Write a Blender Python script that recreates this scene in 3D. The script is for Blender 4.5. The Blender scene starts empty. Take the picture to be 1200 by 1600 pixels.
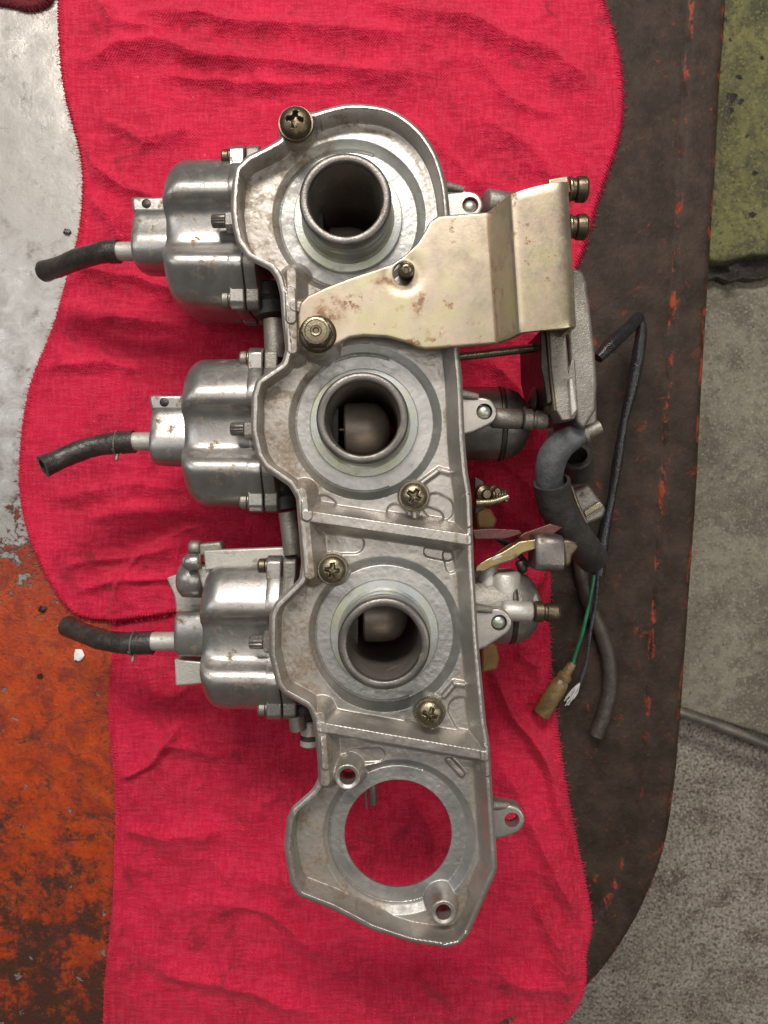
import bpy, bmesh, math, random
import numpy as np
from math import radians, pi, sin, cos
random.seed(4); RNG = np.random.RandomState(4)
# ---------------------------------------------------------------- units
# lengths below are written in "px": 1 px = 0.25 mm, X right, Y down the page, z up from the plate rim
M = 0.00025; CX, CY, D = 605.0, 765.0, 1100.0
TABLE = -340.0
def W(p):
    p = np.asarray(p, float)
    return np.stack([(p[..., 0]-600)*M, (800-p[..., 1])*M, p[..., 2]*M], -1)
def at(u, v, z):
    s = (D-z)/D
    return (CX+(u-CX)*s, CY+(v-CY)*s, z)
# ---------------------------------------------------------------- camera, world, lamps
scene = bpy.context.scene; COL = scene.collection
cd = bpy.data.cameras.new('camera'); cam = bpy.data.objects.new('camera', cd); COL.objects.link(cam)
cam.location = W((CX, CY, D)); cd.sensor_fit = 'HORIZONTAL'; cd.sensor_width = 36; cd.lens = 36*D/1200
cd.shift_x = -5/1200; cd.shift_y = -35/1200; cd.clip_start = .01; cd.clip_end = 50
cd.dof.use_dof = True; cd.dof.focus_distance = (D+10)*M; cd.dof.aperture_fstop = 26
scene.camera = cam
wd = bpy.data.worlds.new('World'); scene.world = wd; wd.use_nodes = True
bg = wd.node_tree.nodes['Background']; bg.inputs[0].default_value = (1, .93, .85, 1); bg.inputs[1].default_value = .145
def area(name, loc, target, sx, sy, power, col):
    l = bpy.data.lights.new(name, 'AREA'); l.shape = 'RECTANGLE'; l.size = sx; l.size_y = sy; l.energy = power; l.color = col
    o = bpy.data.objects.new(name, l); COL.objects.link(o); o.location = loc
    from mathutils import Vector
    o.rotation_euler = (Vector(target)-Vector(loc)).to_track_quat('-Z', 'Y').to_euler()
area('overhead_fill', (-.05, .12, 1.35), (0, 0, -.05), .7, .8, 3.0, (1, .94, .87))  # unseen soft lamp, added to keep some sheen on the metal
area('ceiling_tube', (-.08, .82, .88), (0, 0, -.05), .8, .13, 16.5, (1, .93, .85))
area('left_lamp', (-.75, .25, .8), (0, 0, -.05), 0.45, .45, 1.5, (.95, .97, 1))  # weak bluish area lamp, unseen, out to the left
area('side_tube', (.75, -.1, .9), (0, 0, -.05), .14, .7, 2.6, (1, .95, .88))
scene.view_settings.view_transform = 'Standard'; scene.view_settings.look = 'None'
scene.view_settings.exposure = 0; scene.view_settings.gamma = 1

# ---------------------------------------------------------------- node helper
class NT:
    def __init__(s, name, coord='Object'):
        s.m = bpy.data.materials.new(name); s.m.use_nodes = True; s.t = s.m.node_tree; s.N = s.t.nodes
        s.b = s.N['Principled BSDF']; tc = s.N.new('ShaderNodeTexCoord'); mp = s.N.new('ShaderNodeMapping')
        mp.inputs['Scale'].default_value = (1/M, 1/M, 1/M); s.L(tc.outputs[coord], mp.inputs[0]); s.co = mp.outputs[0]
    def L(s, a, b): s.t.links.new(a, b)
    def put(s, v, sock):
        if isinstance(v, (int, float)): sock.default_value = v
        elif isinstance(v, tuple): sock.default_value = v if len(v) == 4 else v+(1,)
        else: s.L(v, sock)
    def noise(s, px, detail=4, rough=.6, dist=0, co=None, stretch=None, off=None):
        n = s.N.new('ShaderNodeTexNoise'); n.inputs['Scale'].default_value = 1/px; n.inputs['Detail'].default_value = detail
        n.inputs['Roughness'].default_value = rough; n.inputs['Distortion'].default_value = dist
        c = co or s.co
        if stretch or off:
            mp = s.N.new('ShaderNodeMapping'); s.L(c, mp.inputs[0]); mp.inputs['Scale'].default_value = stretch or (1, 1, 1)
            mp.inputs['Location'].default_value = off or (0, 0, 0); c = mp.outputs[0]
        s.L(c, n.inputs['Vector']); return n.outputs[0]
    def vor(s, px, feat='F1'):
        n = s.N.new('ShaderNodeTexVoronoi'); n.feature = feat; n.inputs['Scale'].default_value = 1/px; s.L(s.co, n.inputs['Vector']); return n.outputs[0]
    def ramp(s, v, a, b, inv=False):
        n = s.N.new('ShaderNodeMapRange'); n.interpolation_type = 'SMOOTHSTEP'; s.put(v, n.inputs[0])
        n.inputs[1].default_value = a; n.inputs[2].default_value = b
        n.inputs[3].default_value = 1 if inv else 0; n.inputs[4].default_value = 0 if inv else 1; return n.outputs[0]
    def op(s, o, a, b=0.0, c=0.0):
        n = s.N.new('ShaderNodeMath'); n.operation = o; s.put(a, n.inputs[0]); s.put(b, n.inputs[1]); s.put(c, n.inputs[2]); return n.outputs[0]
    def mul(s, a, b): return s.op('MULTIPLY', a, b)
    def add(s, a, b): return s.op('ADD', a, b)
    def mx(s, a, b): return s.op('MAXIMUM', a, b)
    def mix(s, f, a, b):
        n = s.N.new('ShaderNodeMix'); n.data_type = 'RGBA'; s.put(f, n.inputs[0]); s.put(a, n.inputs[6]); s.put(b, n.inputs[7]); return n.outputs[2]
    def attr(s, name):
        n = s.N.new('ShaderNodeAttribute'); n.attribute_name = name; return n.outputs['Fac']
    def xyz(s):
        n = s.N.new('ShaderNodeSeparateXYZ'); s.L(s.co, n.inputs[0]); return n.outputs
    def bump(s, h, dist, strength=1):
        n = s.N.new('ShaderNodeBump'); n.inputs['Distance'].default_value = dist*M; n.inputs['Strength'].default_value = strength
        s.L(h, n.inputs['Height']); s.L(n.outputs[0], s.b.inputs['Normal'])
    def out(s, col, rough=.5, metal=0.0, spec=.5):
        s.put(col, s.b.inputs['Base Color']); s.put(rough, s.b.inputs['Roughness']); s.put(metal, s.b.inputs['Metallic'])
        s.put(spec, s.b.inputs['Specular IOR Level']); return s.m

def metal(name, base, dark, rough=.38, mt=.85, dirt=.35, dcol=(.12, .085, .05), bump=.7, grain=5, tint=None):
    n = NT(name)
    a = n.noise(70, 5, .65); b = n.noise(grain, 4, .7); c = n.noise(26, 6, .75, off=(31, 7, 3))
    col = n.mix(n.ramp(a, .3, .7), base, dark)
    if tint: col = n.mix(n.ramp(n.noise(45, 4, .6, off=(90, 12, 8)), .42, .68), col, tint)
    # dark pits and brown oil stains of their own shape
    d1 = n.mul(n.ramp(c, .60-.1*dirt, .72-.1*dirt), n.ramp(n.noise(60, 3, .5, off=(5, 60, 2)), .42, .62))
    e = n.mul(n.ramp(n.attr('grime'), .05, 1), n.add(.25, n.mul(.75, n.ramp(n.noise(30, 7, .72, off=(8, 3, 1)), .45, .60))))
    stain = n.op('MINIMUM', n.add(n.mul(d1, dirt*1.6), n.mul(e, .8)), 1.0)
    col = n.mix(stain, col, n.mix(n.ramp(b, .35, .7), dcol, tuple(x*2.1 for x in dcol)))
    speck = n.mul(n.ramp(n.noise(3.2, 2, .5, off=(3, 3, 9)), .68, .76), n.ramp(a, .4, .6))
    col = n.mix(n.mul(speck, .6), col, (.05, .04, .03))
    col = n.mix(n.mul(n.ramp(b, .3, .7), .22), col, dark)
    r = n.add(rough, n.add(n.mul(n.op('SUBTRACT', c, .5), .35), n.mul(stain, .25)))
    m = n.op('SUBTRACT', mt, n.mul(stain, .6))
    mc = n.attr('mach'); col = n.mix(n.mul(mc, .55), col, n.mix(n.ramp(a, .3, .7), (.44, .45, .45), (.31, .325, .335)))
    n.bump(n.add(n.add(b, n.mul(n.noise(2.2, 2, .5), .5)), n.mul(a, .3)), bump)
    return n.out(col, r, m)
MAT = dict(
    cast=metal('cast_aluminium', (.50, .475, .445), (.37, .35, .325), .37, .82, .3, bump=.22, grain=5),
    machined=metal('machined_flange', (.50, .52, .52), (.36, .385, .39), .36, .75, .35, bump=.35, tint=(.44, .45, .33)),
    slide=metal('throttle_slide_metal', (.27, .235, .20), (.18, .155, .13), .42, .5, .3, bump=.3),
    lever=metal('worn_brassy_plating', (.36, .29, .15), (.20, .16, .085), .32, .9, .8, bump=.4),
    rimm=metal('worn_throat', (.24, .225, .21), (.12, .112, .105), .36, .8, .6, bump=.5),
    bore=metal('bore_metal', (.38, .345, .31), (.22, .195, .17), .38, .7, .5, bump=.5),
    bowl=metal('bowl_aluminium', (.46, .445, .425), (.31, .30, .29), .33, .88, .8, bump=.22, grain=7),
    dull=metal('dull_casting', (.30, .285, .255), (.17, .16, .145), .45, .7, .6, bump=1.0),
    pale=metal('pale_alloy', (.54, .53, .49), (.40, .385, .35), .45, .5, .45, bump=.6),
    zinc=metal('zinc_plated_steel', (.50, .425, .33), (.37, .315, .25), .34, .85, .75, dcol=(.15, .08, .035), bump=.10, grain=6, tint=(.43, .39, .25)),
    gold=metal('yellow_passivated_steel', (.27, .235, .165), (.14, .12, .085), .30, .9, .5, bump=.5),
    brass=metal('old_brass', (.18, .145, .10), (.09, .072, .05), .38, .9, .5, bump=.5),
    dark=metal('oily_dark_steel', (.07, .06, .05), (.03, .027, .024), .35, .6, .4, bump=.8),
    gasket=metal('brown_gasket', (.20, .15, .09), (.09, .065, .04), .6, .1, .6, bump=1.0),
    amber=metal('amber_part', (.34, .19, .06), (.17, .08, .02), .45, .25, .6, bump=1.0),
)
def rubber(name, c1, c2, rough=.38):
    n = NT(name); a = n.noise(22, 5, .7); b = n.noise(4, 3, .6)
    n.bump(n.add(a, n.mul(b, .5)), 1.6)
    return n.out(n.mix(n.ramp(a, .35, .7), c1, c2), n.add(rough, n.mul(n.op('SUBTRACT', b, .5), .4)), 0)
MAT['rubber'] = rubber('drain_hose_rubber', (.022, .018, .016), (.05, .042, .037), .3)
MAT['hose'] = rubber('black_hose_rubber', (.022, .021, .02), (.045, .042, .038), .5)
MAT['greyhose'] = rubber('grey_hose_rubber', (.085, .09, .10), (.14, .145, .15), .45)
MAT['vtube'] = rubber('brown_black_tube', (.035, .028, .023), (.06, .05, .042), .4)
MAT['sheath'] = rubber('vinyl_sheath', (.012, .012, .014), (.02, .02, .024), .2)
MAT['green'] = rubber('green_wire', (.01, .13, .06), (.02, .2, .1), .35)
MAT['blackwire'] = rubber('black_wire', (.03, .03, .04), (.07, .07, .09), .3)
MAT['strand'] = rubber('tinned_strands', (.38, .38, .37), (.62, .62, .6), .4)
MAT['white'] = rubber('white_chip', (.7, .72, .74), (.85, .85, .85), .5)
MAT['crumb'] = rubber('oily_crumb_and_shade', (.015, .012, .01), (.04, .03, .025), .25)
MAT['nylon'] = rubber('amber_nylon', (.22, .15, .06), (.10, .065, .03), .3)
MAT['redflag'] = rubber('red_brown_lever_paint', (.10, .02, .016), (.06, .022, .015), .35)

# ---------------------------------------------------------------- mesh helpers
ORG = {}
def mk(name, V, F, mat, parent=None, sharp=40, grime=None, recalc=True):
    Vw = W(np.asarray(V, float)); o0 = Vw.mean(0)
    me = bpy.data.meshes.new(name)
    if isinstance(F, np.ndarray):
        n = len(F); me.vertices.add(len(Vw)); me.vertices.foreach_set('co', (Vw-o0).ravel())
        me.loops.add(n*4); me.loops.foreach_set('vertex_index', F.ravel().astype(np.int32)); me.polygons.add(n)
        me.polygons.foreach_set('loop_start', np.arange(0, n*4, 4, dtype=np.int32)); me.update(calc_edges=True)
        me.validate()
    else:
        me.from_pydata([tuple(v) for v in (Vw-o0)], [], [tuple(int(i) for i in f) for f in F])
    if recalc:
        bm = bmesh.new(); bm.from_mesh(me); bmesh.ops.recalc_face_normals(bm, faces=bm.faces[:]); bm.to_mesh(me); bm.free()
    me.polygons.foreach_set('use_smooth', [True]*len(me.polygons))
    me.set_sharp_from_angle(angle=radians(sharp))
    if grime is not None:
        a = me.attributes.new('grime', 'FLOAT', 'POINT')
        if len(me.vertices) == len(grime): a.data.foreach_set('value', np.asarray(grime, np.float32))
    me.materials.append(MAT[mat] if isinstance(mat, str) else mat)
    o = bpy.data.objects.new(name, me); COL.objects.link(o); ORG[o.name] = o0
    if parent is not None: o.parent = parent; o.location = o0-ORG[parent.name]
    else: o.location = o0
    return o
def empty(name, p):
    o = bpy.data.objects.new(name, None); COL.objects.link(o); ORG[o.name] = W(p); o.location = ORG[o.name]; o.empty_display_size = .01; return o
def tag(o, label=None, cat=None, group=None, kind=None):
    for k, v in (('label', label), ('category', cat), ('group', group), ('kind', kind)):
        if v: o[k] = v
    return o
def bevel(o, w, seg=3):
    m = o.modifiers.new('bevel', 'BEVEL'); m.width = w*M; m.segments = seg; m.limit_method = 'ANGLE'; m.angle_limit = radians(35); m.harden_normals = False
    return o
def frame(axis):
    a = np.array(axis, float); a /= np.linalg.norm(a)
    h = np.array((0, 0, 1.)) if abs(a[2]) < .9 else np.array((0, 1., 0))
    u = np.cross(h, a); u /= np.linalg.norm(u); return a, u, np.cross(a, u)
def lathe_vf(prof, c, axis=(0, 0, 1), n=48, close=True, fn=None):
    a, u, w = frame(axis); c = np.array(c, float); V = []; F = []
    for r, t in prof:
        for k in range(n):
            q = 2*pi*k/n; rr = r*(fn(q, t) if fn else 1)
            V.append(c+a*t+u*rr*cos(q)+w*rr*sin(q))
    for i in range(len(prof)-1):
        for k in range(n):
            F.append((i*n+k, i*n+(k+1) % n, (i+1)*n+(k+1) % n, (i+1)*n+k))
    if close:
        F.append(tuple(range(n))[::-1]); F.append(tuple((len(prof)-1)*n+k for k in range(n)))
    return V, F
def lathe(name, prof, c, axis, mat, parent=None, n=48, close=True, fn=None, sharp=35):
    return mk(name, *lathe_vf(prof, c, axis, n, close, fn), mat, parent, sharp)
def cyl(name, c, axis, r, h, mat, parent=None, n=28, ch=2.0):
    return lathe(name, [(r-ch, 0), (r, ch), (r, h-ch), (r-ch, h)], c, axis, mat, parent, n, sharp=50)
def spline(P, m=8):
    P = np.asarray(P, float); Q = []
    for i in range(len(P)-1):
        p0 = P[max(i-1, 0)]; p1 = P[i]; p2 = P[i+1]; p3 = P[min(i+2, len(P)-1)]
        for k in range(m):
            t = k/m; Q.append(.5*((2*p1)+(-p0+p2)*t+(2*p0-5*p1+4*p2-p3)*t*t+(-p0+3*p1-3*p2+p3)*t**3))
    Q.append(P[-1]); return np.array(Q)
def tube_vf(path, R, n=16, m=8, cap=True, hollow=0, flat=1.0):
    P = np.asarray(path, float); R = np.array([R]*len(P)) if np.isscalar(R) else np.asarray(R, float)
    Q = spline(np.c_[P, R], m) if m > 1 else np.c_[P, R]
    pts, rad = Q[:, :3], Q[:, 3]; T = np.gradient(pts, axis=0); T /= np.linalg.norm(T, axis=1)[:, None]
    u = np.cross(T[0], (0, 0, 1.)); 
    if np.linalg.norm(u) < .1: u = np.cross(T[0], (0, 1., 0))
    u /= np.linalg.norm(u); V = []; F = []; rings = []
    for i in range(len(pts)):
        u = u-T[i]*np.dot(u, T[i]); u /= np.linalg.norm(u); w = np.cross(T[i], u)
        rings.append((pts[i], u.copy(), w, rad[i], T[i]))
    def ring(g, s=1, sh=0):
        p, u_, w_, r, t = g; i0 = len(V)
        for k in range(n):
            q = 2*pi*k/n; V.append(p+t*sh+u_*r*s*cos(q)+w_*r*s*sin(q)*flat)
        return i0
    seq = [ring(g) for g in rings]
    if hollow:
        seq.append(ring(rings[-1], hollow)); seq.append(ring(rings[-1], hollow, -30)); seq.insert(0, ring(rings[0], hollow)); 
        seq.insert(0, ring(rings[0], hollow, 30))
    for a, b in zip(seq[:-1], seq[1:]):
        for k in range(n): F.append((a+k, a+(k+1) % n, b+(k+1) % n, b+k))
    if cap: F.append(tuple(seq[0]+k for k in range(n))[::-1]); F.append(tuple(seq[-1]+k for k in range(n)))
    return V, F
def tube(name, path, R, mat, parent=None, n=16, m=8, hollow=0, flat=1.0, wob=0):
    V, F = tube_vf(path, R, n, m, True, hollow, flat)
    if wob: V = np.array(V)+RNG.normal(0, wob, (len(V), 3))
    return mk(name, V, F, mat, parent, 50)
def prism(name, poly, z0, z1, mat, parent=None, bev=3, seg=3):
    n = len(poly); V = [(x, y, z0) for x, y in poly]+[(x, y, z1) for x, y in poly]
    F = [tuple(range(n)), tuple(range(n, 2*n))]+[(i, (i+1) % n, n+(i+1) % n, n+i) for i in range(n)]
    o = mk(name, V, F, mat, parent, 30)
    return bevel(o, bev, seg) if bev else o
def iprism(name, poly, z0, z1, mat, parent=None, bev=3, seg=3):     # outline given where it is seen, at the height of its top
    return prism(name, [at(u, v, z1)[:2] for u, v in poly], z0, z1, mat, parent, bev, seg)
def box(name, a, b, mat, parent=None, bev=3, seg=3):
    return prism(name, [(a[0], a[1]), (b[0], a[1]), (b[0], b[1]), (a[0], b[1])], a[2], b[2], mat, parent, bev, seg)
def xprism(name, poly, x0, x1, mat, parent=None, bev=3, seg=3):     # polygon in (Y, z), extruded along X
    n = len(poly); V = [(x0, y, z) for y, z in poly]+[(x1, y, z) for y, z in poly]
    F = [tuple(range(n)), tuple(range(n, 2*n))]+[(i, (i+1) % n, n+(i+1) % n, n+i) for i in range(n)]
    o = mk(name, V, F, mat, parent, 30)
    return bevel(o, bev, seg) if bev else o
# ---- fields
def ss(a, b, x):
    t = np.clip((x-a)/(b-a), 0, 1); return t*t*(3-2*t)
def sdpoly(P):
    P = np.asarray(P, float); A = P; B = np.roll(P, -1, 0)
    def f(x, y):
        sh = x.shape; x = x.ravel(); y = y.ravel(); d = np.full(x.shape, 1e18); s = np.zeros(x.shape, bool)
        for (ax, ay), (bx, by) in zip(A, B):
            ex, ey = bx-ax, by-ay; wx, wy = x-ax, y-ay
            t = np.clip((wx*ex+wy*ey)/(ex*ex+ey*ey+1e-12), 0, 1)
            d = np.minimum(d, (wx-ex*t)**2+(wy-ey*t)**2)
            if ay != by:
                c = (ay > y) != (by > y); s ^= c & (x < (bx-ax)*(y-ay)/(by-ay)+ax)
        d = np.sqrt(d); return np.where(s, -d, d).reshape(sh)
    return f
def fastsd(P, g, pad=60):
    P = np.asarray(P, float); f = sdpoly(P); x0, y0 = P.min(0)-pad; x1, y1 = P.max(0)+pad
    xs = np.arange(x0, x1+g, g); ys = np.arange(y0, y1+g, g); G = f(*np.meshgrid(xs, ys)); ny, nx = G.shape
    def h(x, y):
        fx = np.clip((x-x0)/g, 0, nx-1.001); fy = np.clip((y-y0)/g, 0, ny-1.001); i = fx.astype(int); j = fy.astype(int); fx = fx-i; fy = fy-j
        return (G[j, i]*(1-fx)+G[j, i+1]*fx)*(1-fy)+(G[j+1, i]*(1-fx)+G[j+1, i+1]*fx)*fy
    return h
def sdseg(x, y, a, b):
    ex, ey = b[0]-a[0], b[1]-a[1]; wx, wy = x-a[0], y-a[1]
    t = np.clip((wx*ex+wy*ey)/(ex*ex+ey*ey), 0, 1); return np.hypot(wx-ex*t, wy-ey*t)
def chaikin(P, it=2):
    P = np.asarray(P, float)
    for _ in range(it):
        N = np.roll(P, -1, 0); P = np.stack([P*.75+N*.25, P*.25+N*.75], 1).reshape(-1, P.shape[1])
    return P
def smax(a, b, k): 
    h = np.clip(.5+.5*(a-b)/k, 0, 1); return b*(1-h)+a*h+k*h*(1-h)
def smin(a, b, k): return -smax(-a, -b, k)
def vnoise(x, y, s, seed=0):
    r = np.random.RandomState(seed); G = r.rand(256, 256); x = x/s+1000; y = y/s+1000
    i = np.floor(x).astype(int); j = np.floor(y).astype(int); fx = x-i; fy = y-j; fx = fx*fx*(3-2*fx); fy = fy*fy*(3-2*fy)
    g = lambda a, b: G[a % 256, b % 256]
    return (g(i, j)*(1-fx)+g(i+1, j)*fx)*(1-fy)+(g(i, j+1)*(1-fx)+g(i+1, j+1)*fx)*fy-.5
def fbm(x, y, s, seed=0, o=4): return sum(vnoise(x, y, s/2**k, seed+k)/2**k for k in range(o))
def hf(name, bounds, step, sd, zf, skirt, mat, parent=None, bottom=False, grimef=None, sharp=55, inset=None):
    x0, y0, x1, y1 = bounds; xs = np.arange(x0, x1+step, step); ys = np.arange(y0, y1+step, step)
    X, Y = np.meshgrid(xs, ys); S = sd(X, Y); ins = S <= 0
    c = ins[:-1, :-1] | ins[1:, :-1] | ins[:-1, 1:] | ins[1:, 1:]
    use = np.zeros_like(ins); use[:-1, :-1] |= c; use[1:, :-1] |= c; use[:-1, 1:] |= c; use[1:, 1:] |= c
    idx = -np.ones(X.shape, int); idx[use] = np.arange(use.sum()); x = X[use].copy(); y = Y[use].copy(); s = S[use]
    o = s > 0; xo, yo = x[o], y[o]; e = step*.25
    for _ in range(3):
        v = sd(xo, yo); gx = (sd(xo+e, yo)-sd(xo-e, yo))/(2*e); gy = (sd(xo, yo+e)-sd(xo, yo-e))/(2*e)
        g = np.maximum(gx*gx+gy*gy, .25); xo = xo-v*gx/g; yo = yo-v*gy/g
    x[o], y[o] = xo, yo
    z = zf(x, y)
    F = np.stack([idx[:-1, :-1][c], idx[1:, :-1][c], idx[1:, 1:][c], idx[:-1, 1:][c]], 1); N = len(x)
    E = np.concatenate([F[:, [0, 1]], F[:, [1, 2]], F[:, [2, 3]], F[:, [3, 0]]])
    key = E[:, 0]*N+E[:, 1]; rev = E[:, 1]*N+E[:, 0]; bd = E[~np.isin(key, rev)]
    bx_, by_ = inset(x, y) if inset else (x, y)
    V = np.stack([x, y, z], 1); sk = np.full(N, skirt) if np.isscalar(skirt) else skirt(x, y)
    V2 = np.stack([bx_, by_, sk], 1)
    if bottom:
        Fs = np.stack([bd[:, 1], bd[:, 0], bd[:, 0]+N, bd[:, 1]+N], 1); V = np.concatenate([V, V2]); FF = np.concatenate([F, F[:, ::-1]+N, Fs])
        gr = np.concatenate([grimef(x, y)]*2) if grimef else None
    else:
        b = np.unique(bd); mp = -np.ones(N, int); mp[b] = np.arange(len(b))+N
        Fs = np.stack([bd[:, 1], bd[:, 0], mp[bd[:, 0]], mp[bd[:, 1]]], 1); V = np.concatenate([V, V2[b]]); FF = np.concatenate([F, Fs])
        gr = np.concatenate([grimef(x, y), grimef(x[b], y[b])]) if grimef else None
    return mk(name, V, FF, mat, parent, sharp, gr, recalc=False)

# ================================================================= SETTING
# ---- workbench top: real paint, bare steel and grime in patches
def bench_mat():
    n = NT('worn_painted_bench'); X, Y, Z = n.xyz()     # Y up the page here
    big = n.noise(230, 5, .6, off=(40, 9, 0)); med = n.noise(48, 7, .72, .6); fine = n.noise(9, 5, .7)
    lown = n.noise(90, 5, .65, off=(7, 70, 0))
    steel = n.mix(n.ramp(med, .35, .68), (.42, .405, .38), (.30, .285, .27))
    steel = n.mix(n.mul(n.ramp(n.noise(80, 9, .85, off=(3, 3, 3)), .53, .65), .7), steel, (.10, .088, .075))
    scr = n.ramp(n.noise(30, 3, .5, 1.2, stretch=(.12, 2.4, 1), off=(2, 5, 0)), .70, .74)
    steel = n.mix(n.mul(scr, .5), steel, (.6, .58, .55))
    orange = n.mix(n.ramp(med, .35, .65), (.44, .052, .005), (.22, .022, .005))
    orange = n.mix(n.ramp(n.noise(70, 4, .6, off=(60, 1, 0)), .5, .72), orange, (.40, .065, .008))
    # paint survives towards the near left corner
    edge = n.add(n.add(n.mul(Y, -1/260), n.mul(n.op('SUBTRACT', med, .5), 3.4)), n.mul(n.op('SUBTRACT', fine, .5), 1.1))
    v = n.N.new('ShaderNodeValue'); v.outputs[0].default_value = 0
    paint = n.ramp(n.add(edge, bench_mat.off), -.15, .15)
    bare = n.ramp(n.noise(34, 5, .7, .5, off=(11, 33, 0)), .635, .66)
    paint = n.mul(paint, n.op('SUBTRACT', 1, n.mul(bare, .9)))
    rg = n.ramp(n.add(X, n.mul(n.op('SUBTRACT', lown, .5), 260)), bench_mat.gx-40, bench_mat.gx+40)
    paint = n.mul(paint, n.op('SUBTRACT', 1, rg))
    col = n.mix(paint, steel, orange)
    g1 = n.ramp(n.add(n.mul(n.noise(75, 9, .82, .1, off=(21, 14, 0)), 1.0), n.mul(Y, -1/3600)), bench_mat.g0, bench_mat.g0+.13)
    col = n.mix(n.mul(n.mul(g1, paint), .93), col, (.035, .018, .012))
    crack = n.mx(n.ramp(n.noise(13, 8, .85, .2, off=(9, 9, 0)), .55, .60), n.ramp(n.noise(26, 4, .6, .4, stretch=(.18, 2.6, 1), off=(9, 2, 0)), .66, .69))
    crack = n.mx(crack, n.ramp(n.noise(30, 4, .6, .4, stretch=(2.2, .2, 1), off=(19, 2, 0)), .68, .71))
    col = n.mix(n.mul(n.mul(crack, paint), .75), col, (.05, .02, .012))
    # right side: baked brown grime with paint showing at the wear points
    rg = n.ramp(n.add(X, n.mul(n.op('SUBTRACT', lown, .5), 260)), bench_mat.gx-40, bench_mat.gx+40)
    grime = n.mix(n.ramp(n.noise(60, 6, .7, off=(4, 4, 4)), .3, .7), (.020, .0125, .009), (.046, .031, .023))
    grime = n.mix(n.mul(n.ramp(fine, .55, .75), .5), grime, (.085, .065, .052))
    wear = n.mul(n.ramp(n.noise(42, 8, .78, .9, off=(77, 5, 0)), .58, .68), n.ramp(lown, .40, .58))
    lipw = n.mul(n.ramp(n.noise(45, 5, .7, stretch=(2.2, .8, 1), off=(7, 25, 0)), .52, .62), n.ramp(n.attr('lip'), .35, .8))
    wear = n.mx(n.mul(wear, .75), lipw)
    grime = n.mix(wear, grime, (.30, .045, .016))
    col = n.mix(rg, col, grime)
    pits = n.ramp(n.noise(5, 3, .6, off=(1, 2, 3)), .72, .78)
    col = n.mix(n.mul(pits, .5), col, (.03, .02, .018))
    r = n.add(.27, n.mul(n.op('SUBTRACT', med, .4), .8))
    r = n.add(n.mul(r, n.op("SUBTRACT", 1, rg)), n.mul(rg, .56))
    mt = n.mul(n.mul(n.op('SUBTRACT', 1, paint), n.op('SUBTRACT', 1, rg)), .55)
    n.bump(n.add(n.add(n.mul(paint, .9), n.mul(fine, n.add(.25, n.mul(n.mx(paint, rg), .9)))), n.mul(med, n.add(.2, n.mul(n.mx(paint, rg), 1.4)))), 1.5)
    return n.out(col, r, mt, n.add(n.mul(n.op('SUBTRACT', 1, rg), .35), .2))
BP = [at(u, v, TABLE)[:2] for u, v in [(1137, -60), (1128, 100), (1118, 280), (1108, 440), (1098, 600), (1090, 760), (1078, 930), (1066, 1100), (1056, 1220), (1040, 1320), (1012, 1400), (968, 1480), (905, 1555), (800, 1640), (700, 1690), (560, 1740)]]
BP = [(-1500, -1500), (1330, -1500)]+BP+[(-1500, 2080)]
BPs = np.concatenate([[BP[0], BP[1]], spline(np.array(BP[1:-1]), 5)[1:], [BP[-1]]])
sdb = fastsd(BPs, 9)
def bench_z(x, y):
    d = -sdb(x, y); z = TABLE+0*x
    z += 7*ss(78, 66, d)*ss(18, 30, d)+7*ss(30, 18, d)       # raised margin along the edge
    z += -1*np.exp(-((d-74)/4)**2)*3
    z = z-np.where(d < 16, 16-np.sqrt(np.maximum(256-(16-d)**2, 0)), 0)
    return z+1.2*fbm(x, y, 60, 8, 3)
# grid is fine near the picture only
bench = empty('workbench', (600, 800, TABLE))
tag(bench, 'worn steel workbench top with orange-red paint, bare metal and baked brown grime', 'workbench')
def lip_att(x, y):
    d = -sdb(x, y); return np.exp(-((d-72)/7)**2)*.9+np.exp(-((d-5)/7)**2)
xo, yo = -340, -420
bo_x = (-1500+2080*0)
bench_mat.off = 0; bench_mat.g0 = .5; bench_mat.gx = 0
_ctr = None
def build_bench():
    # vertices first (their mean becomes the origin), so the material is told where px (600,800) is
    b = hf('bench_top', (-1490, -1490, 1420, 2080), 7, lambda x, y: np.maximum(sdb(x, y), -1e9), bench_z, TABLE-70, 'dark', bench, grimef=lip_att)
    o0 = ORG[b.name]; ox, oy = o0[0]/M, o0[1]/M
    # px offset of origin from page point (600,800)
    bench_mat.off = (-oy/260.0)+(-1.05)*1.0-0.0
    bench_mat.off = (-(oy)/260.0) - 0.35
    bench_mat.g0 = .66+oy/3600.0
    bench_mat.gx = 300-ox
    me = b.data; me.attributes['grime'].name = 'lip'
    me.materials[0] = bench_mat(); return b
build_bench()

# ---- floor and the slabs on it
def concrete(name, c1, c2, c3, px=14, spk=.5, bump=3, rough=.8):
    n = NT(name); a = n.noise(260, 6, .65); b = n.noise(px, 5, .75); c = n.noise(px*4, 5, .7, off=(8, 8, 8))
    col = n.mix(n.ramp(a, .35, .65), c1, c2); col = n.mix(n.mul(n.ramp(b, .45, .62), spk), col, c3)
    col = n.mix(n.mul(n.ramp(c, .5, .7), .5), col, c3); g = n.noise(130, 8, .8, .3, off=(44, 1, 0)); col = n.mix(n.mul(n.ramp(g, .50, .62), .6), col, tuple(x*1.2 for x in c3)); col = n.mix(n.mul(n.ramp(n.noise(7, 3, .7, off=(2, 2, 2)), .56, .62), .7), col, tuple(x*1.5 for x in c1)); col = n.mix(n.mul(n.ramp(n.noise(12, 3, .7, off=(9, 2, 2)), .60, .66), .8), col, tuple(x*.4 for x in c3)); n.bump(n.add(b, c), bump); return n.out(col, rough)
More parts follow.
